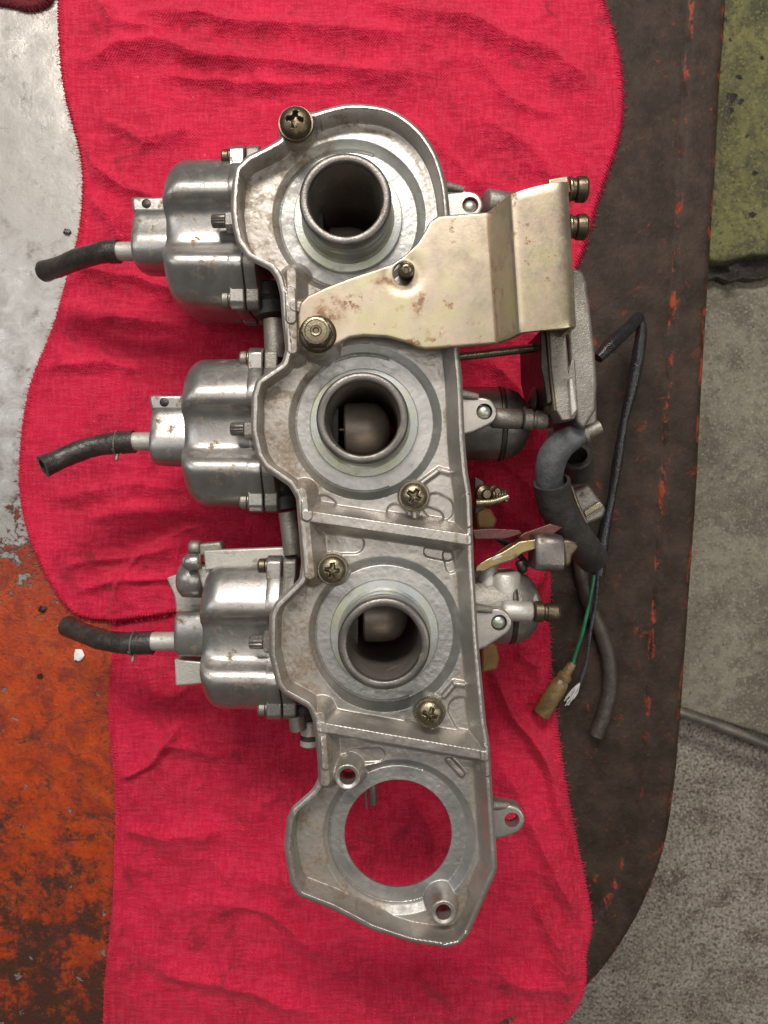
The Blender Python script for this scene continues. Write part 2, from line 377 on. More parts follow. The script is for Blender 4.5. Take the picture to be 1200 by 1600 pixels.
MAT['floor'] = concrete('speckled_concrete', (.40, .365, .32), (.25, .225, .19), (.05, .026, .022), 10, .95)
MAT['slab'] = concrete('grey_slab_surface', (.25, .23, .18), (.165, .15, .115), (.08, .072, .055), 40, .5)
MAT['block'] = concrete('olive_painted_block', (.17, .165, .06), (.085, .085, .042), (.035, .035, .022), 34, .6)
FZ = -1300
tag(mk('floor', [(-9000, -9000, FZ), (10000, -9000, FZ), (10000, 10000, FZ), (-9000, 10000, FZ)], [(0, 1, 2, 3)], 'floor'), kind='structure')
def ip(u, v, z): return at(u, v, z)[:2]
slz = -1180
sl = prism('floor_slab', [ip(900, 380, slz), ip(1500, 330, slz), ip(1500, 1245, slz), ip(1200, 1150, slz), ip(1060, 1105, slz), ip(900, 1050, slz)], FZ-20, slz, 'slab', None, 8)
tag(sl, 'grey weathered floor slab beside the bench between the olive block and speckled concrete', 'slab')
bz = -1090
bpoly = [ip(900, -300, bz), ip(1500, -300, bz)]
rr = random.Random(5)
for k in range(25):
    u = 1500-k*25; bpoly.append(ip(u, 408-(u-1120)*.12+rr.uniform(-9, 9), bz))
blk = prism('olive_block', bpoly, slz+3, bz, 'block', None, 10)
tag(blk, 'olive-green painted block with a dark strip for the shade along its lower edge, beside the bench at upper right', 'block')
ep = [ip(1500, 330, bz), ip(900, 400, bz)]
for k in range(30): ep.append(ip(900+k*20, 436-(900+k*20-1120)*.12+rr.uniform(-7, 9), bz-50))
prism('edge_shade_strip', ep, slz+2, bz-50, 'crumb', blk, 6)  # dark strip put in for the shade along the block's lower edge
# chips broken out of the block's face
pp = []
for (u, v, r) in [(1146, 152, 9), (1157, 158, 5), (1140, 62, 3), (1155, 120, 5), (1133, 30, 4), (1180, 270, 4), (1168, 212, 3), (1176, 335, 5), (1141, 172, 5), (1190, 90, 3), (1150, 420, 8)]:
    c = at(u, v, bz+1.5); k = (D-bz)/D; q = rr.uniform(0, 6)
    pp.append((c, r*k, q))
V = []; F = []
for (c, r, q) in pp:
    i0 = len(V); 
    for j in range(11):
        a = 2*pi*j/11; R = r*rr.uniform(.5, 1.2); V.append((c[0]+R*cos(a)*1.2, c[1]+R*sin(a), c[2]))
    V.append((c[0], c[1], c[2]+.5)); F += [(i0+j, i0+(j+1) % 11, i0+11) for j in range(11)]
tag(mk('paint_loss', V, F, 'crumb', blk), kind='stuff')
pz = slz+16
pb = tube('floor_bar', [at(940, 1070, pz), at(1062, 1112, pz), at(1130, 1136, pz), at(1210, 1168, pz), at(1400, 1240, pz)], 15, 'dull')
tag(pb, 'thin grey metal bar on the floor where the slab meets speckled concrete', 'bar')

# ================================================================= RAGS
def cloth_mat(name, c1, c2, c3):
    n = NT(name); X, Y, Z = n.xyz()
    wob = n.mul(n.op('SUBTRACT', n.noise(60, 3, .5), .5), 40)
    X2 = n.add(n.add(X, wob), n.mul(Y, .12)); Y2 = n.add(n.add(Y, wob), n.mul(X, -.12))
    wx = n.op('SINE', n.mul(X2, 2*pi/6.2)); wy = n.op('SINE', n.mul(Y2, 2*pi/5.6))
    weave = n.add(n.mul(n.mul(wx, wy), .5), .5)
    thr = n.noise(9, 3, .6, stretch=(.25, 1.7, 1)); thr2 = n.noise(9, 3, .6, stretch=(1.7, .25, 1), off=(4, 4, 4))
    slub = n.add(n.mul(thr, .5), n.mul(thr2, .5)); a = n.noise(170, 5, .6); b = n.noise(30, 5, .7)
    col = n.mix(n.ramp(a, .35, .65), c1, c2)
    col = n.mix(n.mul(n.ramp(slub, .42, .60), .45), col, c3)
    col = n.mix(n.mul(weave, .40), col, tuple(x*.35 for x in c2))
    lint = n.ramp(n.noise(7, 2, .5, off=(50, 5, 5)), .735, .78); col = n.mix(n.mul(lint, .5), col, (.75, .22, .28))
    oil = n.mul(n.ramp(n.noise(85, 6, .72, .5, off=(3, 44, 5)), .56, .70), .7); col = n.mix(oil, col, (.15, .012, .02))
    spot = n.mul(n.ramp(n.noise(15, 3, .6, off=(14, 4, 5)), .73, .78), .7); col = n.mix(spot, col, (.06, .01, .015))
    n.bump(n.add(n.add(n.mul(weave, .45), n.mul(slub, 2.2)), n.mul(b, 2.2)), 2.0)
    m = n.out(col, .85, 0, .25)
    n.b.inputs['Sheen Weight'].default_value = .12; n.b.inputs['Sheen Roughness'].default_value = .5
    n.b.inputs['Sheen Tint'].default_value = (1, .45, .5, 1); return m
MAT['red'] = cloth_mat('red_shop_cloth', (.64, .010, .056), (.47, .007, .038), (.76, .05, .11))
MAT['maroon'] = cloth_mat('dirty_maroon_cloth', (.17, .012, .02), (.10, .01, .015), (.25, .03, .04))
TA = TABLE+1
def ipoly(P, z=TABLE, it=2): return chaikin([at(u, v, z)[:2] for u, v in P], it)
RA = ipoly([(88, -120), (92, -20), (92, 50), (99, 140), (116, 200), (131, 262), (129, 330), (121, 380), (104, 440), (84, 515), (50, 592), (38, 650), (32, 710), (31, 770), (44, 835), (72, 900), (98, 942), (125, 966), (175, 971), (240, 962), (300, 952), (380, 960), (520, 985), (690, 985), (800, 960), (856, 905), (852, 830), (850, 760), (856, 650), (868, 540), (893, 440), (915, 385), (930, 330), (948, 275), (970, 212), (975, 150), (968, 90), (955, 40), (938, -10), (925, -120)])
RB = ipoly([(172, 900), (178, 1010), (173, 1060), (170, 1120), (177, 1185), (183, 1250), (180, 1330), (179, 1400), (170, 1480), (163, 1560), (160, 1700), (760, 1720), (838, 1640), (868, 1608), (902, 1575), (918, 1530), (915, 1490), (927, 1450), (918, 1390), (902, 1320), (885, 1230), (870, 1130), (861, 1050), (858, 960), (862, 900), (852, 830), (700, 780), (300, 800)])
sA, sB = fastsd(RA, 4), fastsd(RB, 4)
def T(u, v): return at(u, v, TABLE)[:2]
def folds(x, y, L, jitter=6, seed=3):
    z = 0*x; wx = x+fbm(x, y, 110, seed, 2)*26; wy = y+fbm(x, y, 110, seed+9, 2)*26
    for (pts, w, h) in L:
        P = [T(*p) for p in pts]; d = np.full(x.shape, 1e9); fade = 0*x
        n = len(P)-1
        for i in range(n):
            ex, ey = P[i+1][0]-P[i][0], P[i+1][1]-P[i][1]; t = np.clip(((wx-P[i][0])*ex+(wy-P[i][1])*ey)/(ex*ex+ey*ey), 0, 1)
            dd = np.hypot(wx-P[i][0]-ex*t, wy-P[i][1]-ey*t); g = (i+t)/n; b = dd < d; d = np.where(b, dd, d); fade = np.where(b, g, fade)
        w = w*1.3; z = z+2.1*h*(.6*np.exp(-(d/w)**2)+.4*np.exp(-np.sqrt(d*d+4)/(w*.5)))*np.clip(np.minimum(fade, 1-fade)*5+.1, 0, 1)
    return z
FA = [([(100, 95), (240, 78), (400, 100), (560, 120), (700, 112)], 20, 13), ([(170, 40), (330, 30), (520, 62), (680, 60)], 17, 11),
      ([(240, 128), (420, 135), (560, 142)], 13, 8), ([(560, 10), (720, 40), (860, 95), (930, 150)], 22, 11), ([(150, 10), (190, 50), (260, 62)], 12, 8),
      ([(135, 215), (160, 260), (215, 310), (280, 330)], 16, 12), ([(150, 190), (230, 215), (330, 215)], 15, 7), ([(740, 190), (820, 230), (900, 300)], 20, 8),
      ([(140, 300), (190, 345), (205, 400)], 14, 8), ([(110, 440), (220, 430), (300, 470)], 14, 9), ([(85, 530), (180, 500), (300, 520), (360, 540)], 16, 10),
      ([(60, 590), (160, 570), (240, 580)], 14, 7), ([(120, 800), (230, 805), (330, 830)], 12, 8), ([(60, 780), (140, 760), (300, 770)], 15, 6),
      ([(100, 880), (190, 870), (290, 852)], 11, 8), ([(130, 925), (200, 905), (290, 900)], 9, 6), ([(720, 600), (780, 720), (850, 790)], 14, 9), ([(760, 560), (820, 600), (850, 700)], 14, 8),
      ([(740, 740), (790, 800), (850, 850)], 12, 9), ([(640, 170), (700, 250), (760, 300)], 16, 6), ([(730, 90), (790, 150), (880, 190)], 14, 6)]
FB = [([(745, 1020), (790, 1090), (840, 1170), (885, 1260), (912, 1350)], 15, 15), ([(770, 1180), (820, 1270), (860, 1360), (900, 1440)], 18, 11),
      ([(180, 1215), (240, 1180), (290, 1120)], 10, 9), ([(190, 1090), (260, 1085), (330, 1060)], 13, 7), ([(185, 1290), (260, 1310), (360, 1300)], 16, 7),
      ([(186, 1250), (184, 1350), (178, 1450), (168, 1560)], 8, 9), ([(300, 1400), (420, 1430), (540, 1500)], 18, 8), ([(440, 1180), (470, 1300), (450, 1420)], 18, 9),
      ([(570, 1240), (590, 1320), (570, 1400)], 13, 9), ([(640, 1240), (680, 1300), (690, 1380)], 12, 6), ([(800, 1010), (850, 1050), (860, 1100)], 13, 9), ([(760, 1500), (830, 1530), (910, 1560)], 15, 8),
      ([(220, 1500), (360, 1520), (500, 1580)], 18, 8), ([(640, 1500), (700, 1550), (720, 1600)], 16, 8), ([(830, 1400), (860, 1470), (880, 1540)], 14, 10), ([(250, 1150), (330, 1180), (400, 1170)], 13, 6)]
def edge_prof(d, th): return th*np.sqrt(np.clip(1-(1-np.clip(d/7, 0, 1))**2, 0, 1))
def crumple(x, y, s): return 20*np.abs(fbm(x+40*fbm(x, y, 160, s, 2), y, 150, s+3, 4))**1.0*-1+7*fbm(x, y, 60, s+7, 3)
def zB(x, y):
    d = -sB(x, y); return TABLE+1+edge_prof(d, 7)+ss(0, 40, d)*smax(folds(x, y, FB, seed=30)+crumple(x, y, 50)+3, 0*x-3, 4)+2.2*np.exp(-((d-9)/4)**2)
def zA(x, y):
    d = -sA(x, y); o = ss(-14, 10, -sB(x, y))
    h = smax(folds(x, y, FA, seed=3)+crumple(x, y, 11)+3, 0*x-3, 4)
    return TABLE+1.6+edge_prof(d, 8)+o*np.maximum(9, 5+zB(x, y)-TABLE)+ss(0, 40, d)*h+2.5*np.exp(-((d-9)/4)**2)
def rag(name, P, sd, zf, mat, label, step=2.3):
    x0, y0 = P.min(0); x1, y1 = P.max(0)
    o = hf(name, (max(x0-4, -330), max(y0-4, -350), x1+4, min(y1+4, 2000)), step, sd, zf, TABLE-.5 if name != 'x' else 0, mat, None)
    tag(o, label, 'rag')
    # overlock stitches round the hem
    V = []; F = []; Q = np.vstack([P, P[:1]]); seg = np.hypot(*np.diff(Q, axis=0).T); cum = np.r_[0, np.cumsum(seg)]; t = 0
    area2 = np.sum(P[:, 0]*np.roll(P[:, 1], -1)-np.roll(P[:, 0], -1)*P[:, 1]); sg = 1 if area2 > 0 else -1
    S = []
    while t < cum[-1]:
        i = min(np.searchsorted(cum, t, 'right')-1, len(seg)-1); f = (t-cum[i])/seg[i]; p = Q[i]*(1-f)+Q[i+1]*f
        tg = (Q[i+1]-Q[i])/seg[i]; nn = np.array((-tg[1], tg[0]))*sg; S.append((p, tg, nn)); t += random.uniform(4.5, 6.5)
    for p, tg, nn in S:
        if not (-330 < p[0] < 1500 and -330 < p[1] < 1990): continue
        a = p+nn*random.uniform(-1.5, .5)+tg*random.uniform(-2, 2); b = p+nn*random.uniform(11, 15)+tg*5; mid = (a+b)/2
        zz = zf(np.array([a[0]+nn[0]*2, mid[0], b[0]]), np.array([a[1]+nn[1]*2, mid[1], b[1]]))
        pts = [(a[0], a[1], zz[0]-1.5), (mid[0], mid[1], zz[1]+.9), (b[0], b[1], zz[2]-.6)]
        v, f = tube_vf(pts, [1.3, 1.9, 1.1], 5, 2); i0 = len(V); V += [tuple(q) for q in v]; F += [tuple(i0+k for k in q) for q in f]
        if random.random() < .45:      # loose fuzz
            l = random.uniform(3, 11); q = a-nn*l+tg*random.uniform(-5, 5)
            v, f = tube_vf([(a[0], a[1], zz[0]), tuple((a+q)/2+random.uniform(-2, 2))+(zz[0]+random.uniform(-2, 3),), (q[0], q[1], zz[0]-3)], [.7, .6, .3], 3, 2)
            i0 = len(V); V += [tuple(q) for q in v]; F += [tuple(i0+k for k in q) for q in f]
    tag(mk('hem_stitching', V, F, mat, o, recalc=False), kind='stuff'); return o
rag('shop_rag', RB, sB, zB, 'red', 'red shop rag spread under the lower half of the carburetor rack')
rag('shop_rag', RA, sA, zA, 'red', 'red shop rag under the upper carburetors, lapping over the other red rag')
RC = ipoly([(-80, -120), (86, -120), (90, -10), (80, 12), (50, 22), (15, 12), (-80, 0)])
sC = sdpoly(RC)
rag('shop_rag', RC, sC, lambda x, y: TABLE+1+edge_prof(-sC(x, y), 10)+8*np.abs(fbm(x, y, 60, 4, 3)), 'maroon', 'dark dirty maroon rag corner lying on bare steel at the top left')

# bits on the bench
def crumb(name, u, v, r, mat, label, cat, group=None, flat=.5):
    c = at(u, v, TABLE+2); rr = random.Random(int(u*7+v)); prof = []
    V, F = lathe_vf([(r*.55, 0), (r, r*.25*flat), (r*.9, r*.7*flat), (r*.4, r*flat)], c, (0, 0, 1), 9)
    V = [np.array(p)+np.array([rr.uniform(-1, 1), rr.uniform(-1, 1), rr.uniform(-.3, .3)])*r*.3 for p in V]
    return tag(mk(name, V, F, mat, None, 30), label, cat, group)
crumb('paint_chip', 123, 1023, 11, 'white', 'small white chip on orange paint just below the lowest drain hose', 'chip', None, .3)
crumb('dirt_crumb', 178, 513+300*0, 0.1+8, 'crumb', 'black oily crumb on the red rag left of the middle carburetor', 'dirt') if False else None
crumb('dirt_crumb', 105, 362, 7, 'crumb', 'black oily crumb on bare steel left of the top carburetor', 'dirt', 'oily crumbs on the workbench')
crumb('dirt_crumb', 66, 951, 7, 'crumb', 'black oily crumb near the rounded corner of the upper red rag', 'dirt', 'oily crumbs on the workbench')
crumb('dirt_crumb', 62, 1056, 6, 'crumb', 'black oily crumb on the orange paint below the lowest drain hose', 'dirt', 'oily crumbs on the workbench')

# ================================================================= CARBURETOR RACK
rack = empty('carburetor_rack', (600, 820, TABLE))
tag(rack, 'rack of three silver motorcycle carburetors bolted to one cast plate, lying on red rags', 'carburetor')
AX = [(541.7, 326.0), (567.6, 657.0), (600.2, 998.0)]; HB = (622.7, 1325.0)
OUT = [(437, 214), (412, 228), (385, 241), (365, 260), (361, 290), (359, 325), (362, 352), (368, 378), (386, 404), (421, 421), (431, 436), (437, 460), (440, 500), (445, 545), (440, 565), (399, 593), (392, 618), (391, 675), (400, 714), (413, 734), (451, 760), (462, 779), (466, 830), (470, 880), (467, 905), (429, 942), (420, 962), (419, 1022), (431, 1072), (443, 1087), (481, 1108), (489, 1129), (494, 1170), (497, 1218), (487, 1236), (455, 1264), (447, 1283), (443, 1326), (453, 1383), (465, 1403), (517, 1423), (578, 1455), (642, 1475), (694, 1483), (720, 1478), (735, 1459), (754, 1416), (778, 1362), (776, 1326), (768, 1210), (766, 1165), (760, 1130), (748, 1000), (741, 885), (739, 822), (737, 772), (731, 735), (727, 688), (723, 594), (718, 545), (711, 440), (706, 370), (703, 325), (698, 285), (684, 240), (657, 200), (618, 171), (580, 161), (541, 160), (508, 167), (486, 173), (470, 168), (450, 172), (436, 188), (434, 202)]
def cut_corners(P, c=5):
    Q = []; n = len(P)
    for i in range(n):
        p, a, b = np.array(P[i], float), np.array(P[i-1], float), np.array(P[(i+1) % n], float)
        da, db = np.linalg.norm(a-p), np.linalg.norm(b-p); ka, kb = min(c/da, .4), min(c/db, .4)
        for t in (0, .33, .67, 1):
            A = p+(a-p)*ka; B = p+(b-p)*kb; Q.append((1-t)**2*A+2*t*(1-t)*p+t*t*B)
    return np.array(Q)
ia = OUT.index((703, 325)); ib = OUT.index((450, 172))
OUTs = np.vstack([cut_corners(OUT[:ia+1]+OUT[ib:])[:0], cut_corners([tuple(p) for p in OUT[:ia]]+[tuple(p) for p in spline(OUT[ia:ib+1], 5)]+OUT[ib+1:])]); sO = fastsd(OUTs, 2)
def bossw(u, v, z): return at(u, v, z)[:2]
SCREWS = [(461, 188, 2, 26, False), (647, 775, -12, 22.5, True), (519, 891, -12, 22.5, True), (672, 1117, -8, 22.5, True)]
HOLES = [(543, 1215, -8, 24, 13), (693, 1427, -8, 23, 12.5)]
PADS = [((454, 456), (455, 498), 8), ((480, 786), (480, 806), 8), ((509, 1159), (510, 1195), 8), ((730.5, 780), (731, 816), 8), ((758, 1171), (761, 1205), 8), ((697, 1477), (727, 1462), 6)]
def plate_sd(x, y):
    s = sO(x, y)
    for c in AX: s = np.maximum(s, 80-np.hypot(x-c[0], y-c[1]))
    s = np.maximum(s, 87.5-np.hypot(x-HB[0], y-HB[1]))
    for u, v, z, r, h in HOLES:
        b = bossw(u, v, z); s = np.maximum(s, h-np.hypot(x-b[0], y-b[1]))
    return s
RECS = [((505, 786), (512, 790), 13), ((617, 800), (624, 806), 13), ((508, 850), (553, 850), 16), ((672, 862), (700, 868), 10), ((700, 868), (705, 888), 8), ((640, 1137), (650, 1140), 12), ((552, 1184), (590, 1182), 12), ((680, 790), (690, 795), 20), ((680, 810), (668, 806), 14), ((720, 1110), (728, 1125), 20)]
RIBS = [((657, 756), (687, 734), 2), ((687, 734), (703, 738), 2), ((648, 800), (648, 826), 2.5), ((694, 1090), (711, 1070), 2), ((711, 1070), (726, 1072), 2), ((675, 1140), (677, 1156), 2.5), ((702, 1190), (722, 1212), 3)]
def plate_z(x, y):
    d = -sO(x, y)
    F = np.full(x.shape, -33.0)
    cs = AX+[HB]; C = np.array(cs)
    near = np.argmin(np.stack([np.abs(y-(c[1]+(x-c[0])*.13)) for c in cs]), 0)
    cxn = C[near, 0]; cyn = C[near, 1]
    F = -33-3*ss(cxn-60, cxn-95, x)
    for a, b, w in RECS: F = F-5*ss(w+2, w-2, sdseg(x, y, at(*a, -30), at(*b, -30)))
    for c in cs:
        r = np.hypot(x-c[0], y-c[1]); cone = -47+16*np.clip((r-112)/15, 0, 1)
        F = np.where(r < 130, np.minimum(F, cone), F)
    lft = ss(cxn+10, cxn-60, x)
    slope = 8.5*lft+2.1*(1-lft)
    slope = np.where((y < 330) & (x > 500), 4.5, slope); slope = slope+(6-slope)*ss(1400, 1440, y)
    crest = 10.5-1.5*(1-lft)
    wall = -np.maximum(0, d-crest)*slope
    wall = np.maximum(wall, -60)
    for a, b, w in [((462, 478), (712, 510), 8), ((478, 806), (730, 843), 8), ((500, 1136), (757, 1181), 7)]:
        wall = smax(wall, -np.maximum(0, sdseg(x, y, a, b)-w)*2.3, 5)
    for a, b, w in [((455, 425), (457, 545), 7), ((472, 770), (484, 898), 7), ((500, 1120), (508, 1222), 7)]:
        wall = smax(wall, -np.maximum(0, sdseg(x, y, a, b)-w)*2.2, 5)
    wall = wall-2.5*ss(4, 0, np.abs(d-crest+7))*0
    for a, b, w in RIBS: F = smax(F, -26-np.maximum(0, sdseg(x, y, at(*a, -22), at(*b, -22))-w)*2, 3)
    for u, v, z, r, s in SCREWS:
        b = bossw(u, v, z-2); F = smax(F, z-2-np.maximum(0, np.hypot(x-b[0], y-b[1])-(r-1))*4.5, 3)
    for u, v, z, r, h in HOLES:
        b = bossw(u, v, z); rr_ = np.hypot(x-b[0], y-b[1]); F = smax(F, z-np.maximum(0, rr_-(r-4))*3.5-np.maximum(0, h+4-rr_)*.6, 3)
    b = bossw(495, 522, 8); F = smax(F, 8-np.maximum(0, np.hypot(x-b[0], y-b[1])-27)*4, 3)
    z = smax(F, wall, 3.5)-.5
    for a, b, w in PADS: z = z+2.6*ss(w+.8, w-.8, sdseg(x, y, a, b))*(d > -1)
    # rounded outer edge
    z = z-5.0*np.clip(1-d/7.0, 0, 1)**2
    for c in AX+[HB]: z = z-2.6*ss(2.4, 0, np.abs(np.hypot(x-c[0], y-c[1])-112))*(x < c[0]+40)
    return z+.35*fbm(x, y, 7, 5, 2)+.8*fbm(x, y, 60, 6, 2)
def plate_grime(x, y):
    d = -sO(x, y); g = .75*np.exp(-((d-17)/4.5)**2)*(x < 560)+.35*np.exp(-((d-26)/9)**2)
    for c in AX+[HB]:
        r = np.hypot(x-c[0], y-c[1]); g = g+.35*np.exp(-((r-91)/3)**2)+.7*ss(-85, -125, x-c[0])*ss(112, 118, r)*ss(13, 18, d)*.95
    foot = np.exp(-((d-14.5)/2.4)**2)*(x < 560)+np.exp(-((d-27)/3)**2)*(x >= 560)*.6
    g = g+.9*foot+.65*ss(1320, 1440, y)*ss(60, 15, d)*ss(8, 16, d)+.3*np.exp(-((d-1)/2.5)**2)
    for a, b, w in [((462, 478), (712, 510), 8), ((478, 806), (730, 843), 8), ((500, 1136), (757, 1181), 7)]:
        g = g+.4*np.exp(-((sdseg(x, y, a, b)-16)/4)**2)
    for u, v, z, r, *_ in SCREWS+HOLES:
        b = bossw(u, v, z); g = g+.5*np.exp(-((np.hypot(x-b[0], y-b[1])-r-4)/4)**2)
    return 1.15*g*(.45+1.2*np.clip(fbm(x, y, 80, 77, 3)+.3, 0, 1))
def plate_inset(x, y):
    d = -sO(x, y); e = 1.0; gx = (sO(x+e, y)-sO(x-e, y))/(2*e); gy = (sO(x, y+e)-sO(x, y-e))/(2*e)
    k = np.where(d < 36, 16*(1-d/36), 0); return x-gx*k, y-gy*k
def plate_skirt(x, y):
    s = np.full(x.shape, -62.0)
    for c in [HB]: s = s+11*ss(110, 95, np.hypot(x-c[0], y-c[1]))
    return s+14*ss(20, 0, -sO(x, y))
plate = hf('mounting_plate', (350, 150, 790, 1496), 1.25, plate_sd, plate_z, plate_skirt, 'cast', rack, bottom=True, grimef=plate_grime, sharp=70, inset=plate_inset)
def smooth_plate(o):
    me = o.data; n = len(me.vertices); v = np.empty(n*3); me.vertices.foreach_get('co', v); v = v.reshape(-1, 3)+ORG[o.name]
    x = v[:, 0]/M+600; y = 800-v[:, 1]/M; h = n//2; N = np.zeros((n, 3)); X, Y = x[:h], y[:h]; e = .9
    N[:h, 0] = -(plate_z(X+e, Y)-plate_z(X-e, Y))/(2*e); N[:h, 1] = (plate_z(X, Y+e)-plate_z(X, Y-e))/(2*e); N[:h, 2] = 1
    N[h:, 2] = -1; N /= np.linalg.norm(N, axis=1)[:, None]
    # corners: faces of the skirt keep their own flat normals
    nl = len(me.loops); li = np.empty(nl, int); me.loops.foreach_get('vertex_index', li); fn = np.empty(len(me.polygons)*3); me.polygons.foreach_get('normal', fn)
    fn = np.repeat(fn.reshape(-1, 3), 4, 0); LN = N[li]; top = (li < h).reshape(-1, 4).all(1); bot = (li >= h).reshape(-1, 4).all(1)
    side = np.repeat(~(top | bot), 4); LN[side] = fn[side]; me.normals_split_custom_set(LN.tolist())
if all(len(p.vertices) == 4 for p in plate.data.polygons): smooth_plate(plate)
pv = np.empty(len(plate.data.vertices)*3); plate.data.vertices.foreach_get('co', pv); pv = pv.reshape(-1, 3)+ORG[plate.name]
px_, py_ = pv[:, 0]/M+600, 800-pv[:, 1]/M; mm = np.zeros(len(pv))
for c in AX+[HB]:
    r = np.hypot(px_-c[0], py_-c[1]); mm = np.maximum(mm, ss(129.5, 128, r)*np.where((px_ < c[0]-20) & (r > 112.5), 0, 1))
mm *= (pv[:, 2]/M < -26)
plate.data.attributes.new('mach', 'FLOAT', 'POINT').data.foreach_set('value', mm.astype(np.float32))

def phillips(u, v, z0, R, mat, parent, deep=1, rot=.0):
    c = at(u, v, z0+9); h = R*.62
    def zf(x, y):
        X, Y = x-c[0], y-c[1]; r = np.hypot(X, Y); z = h*np.sqrt(np.clip(1-(r/(R+.6))**2*.96, 0, 1))
        a, b = X*cos(rot)+Y*sin(rot), -X*sin(rot)+Y*cos(rot)
        cr = np.minimum(np.maximum(np.abs(a)-R*.52, np.abs(b)-R*.13-np.maximum(0, R*.3-np.abs(a))*.28), np.maximum(np.abs(b)-R*.52, np.abs(a)-R*.13-np.maximum(0, R*.3-np.abs(b))*.28))
        return z0+z-ss(1.2, -1.6, cr)*(R*.42*deep)
    o = hf('screw', (c[0]-R-2, c[1]-R-2, c[0]+R+2, c[1]+R+2), .9, lambda x, y: np.hypot(x-c[0], y-c[1])-R, zf, z0-1, mat, parent, sharp=60)
    return c
for i, (u, v, z, r, wash) in enumerate(SCREWS):
    c = phillips(u, v, z+5, r-1.5, 'gold' if i else 'brass', plate, rot=(.1, .55, .12, .35)[i])
    b = at(u, v, z); lathe('washer', [(r+1.5, -3), (r+2, -1), (r+2, 4), (r+1, 5.5), (r-4, 5.5)], (c[0], c[1], z), (0, 0, 1), 'gold' if i else 'brass', plate)

# ear brackets on the plate's right side
def ear(c0, hole, zt, pl=True, hr=13, top=False):
    hx, hy, _ = at(*hole, zt); a0 = at(*c0[0], zt)[:2]; a1 = at(*c0[1], zt)[:2]; R = 23
    P = [a0, (hx-8, hy-R), (hx, hy-R), (hx+R*.6, hy-R*.8), (hx+R, hy), (hx+R*.7, hy+R*.7), (hx+6, hy+R), a1, (a1[0]-30, a1[1]), (a0[0]-30, a0[1])]
    s = sdpoly(chaikin(P, 1))
    def zf(x, y):
        d = -s(x, y); z = zt-np.where(d < 4, 4-np.sqrt(np.clip(16-(4-d)**2, 0, 16)), 0)
        return z+0*x
    xs = [p[0] for p in P]; ys = [p[1] for p in P]
    hf('plate_ear', (min(xs)-2, min(ys)-2, max(xs)+2, max(ys)+2), 1.6, lambda x, y: np.maximum(s(x, y), hr-np.hypot(x-hx, y-hy)), zf, zt-26, 'cast', plate, bottom=True)
    if pl:
        lathe('ear_pin', [(10.5, -25), (11, -2), (8, 1.5), (3, 3)], (hx, hy, zt-6), (0, 0, 1), 'machined', plate, 20)
ear([(706, 290), (706, 352)], (735, 320), -34)
ear([(726, 613), (730, 680)], (757, 643), -34)
ear([(748, 946), (752, 1018)], (780, 973), -34)
ear([(774, 1253), (779, 1312)], (800, 1281), -30, False, 12)
for (u, v) in [(712, 292), (735, 617), (757, 951), (784, 1258)]:
    c = at(u, v, -32); tube('ear_rib', [(c[0]-16, c[1]-1, -31), (c[0]+12, c[1]+3, -37)], [8, 6], 'dull', plate, 10, 2)

# ---------------------------------------------------------------- each carburetor
SEC = [(-128, -175), (-128, -130), (-123, -104), (-108, -86), (-88, -72), (-68, -62), (-54, -60), (-44, -65), (-35, -76), (-24, -84), (-8, -87), (12, -87), (27, -84), (38, -76), (47, -66), (58, -60), (72, -61), (94, -76), (114, -94), (126, -118), (129, -150), (128, -190), (124, -240), (104, -268), (40, -276), (-40, -276), (-104, -268), (-124, -240)]
def sec_pts(m=5):
    P = np.array(SEC+SEC[:3], float); Q = spline(P, m); return Q[m:len(SEC)*m+m]
SP = sec_pts()
def loft_x(name, sec, stations, mat, parent, dome=0, sharp=50, jit=0):
    n = len(sec); c = sec.mean(0); V = []; F = []
    for x, s, sh in stations:
        q = c+(sec-c)*s
        for p in q: V.append((x, p[0]+sh, p[1]))
    for i in range(len(stations)-1):
        for k in range(n): F.append((i*n+k, i*n+(k+1) % n, (i+1)*n+(k+1) % n, (i+1)*n+k))
    V.append((stations[0][0]-dome, c[0], c[1])); t = len(V)-1; F += [((k+1) % n, k, t) for k in range(n)]
    V.append((stations[-1][0], c[0], c[1])); t = len(V)-1; i0 = (len(stations)-1)*n; F += [(i0+k, i0+(k+1) % n, t) for k in range(n)]
    return mk(name, V, F, mat, parent, sharp)
def bolt_x(x, y, z, r, h, mat, parent, name='bowl_screw', sgn=-1):
    return lathe(name, [(r*.82, 0), (r, 1.5), (r, h-3), (r*.8, h), (r*.45, h+.5), (r*.4, h-2)], (x, y, z), (sgn, 0, 0), mat, parent, 18)
BOWL = [(229, 324), (260, 667), (291, 1019)]     # left face X, centre Y
PIST = [(-38, -150, 22), (-34, -100, 6), (-36, -125, -14)]
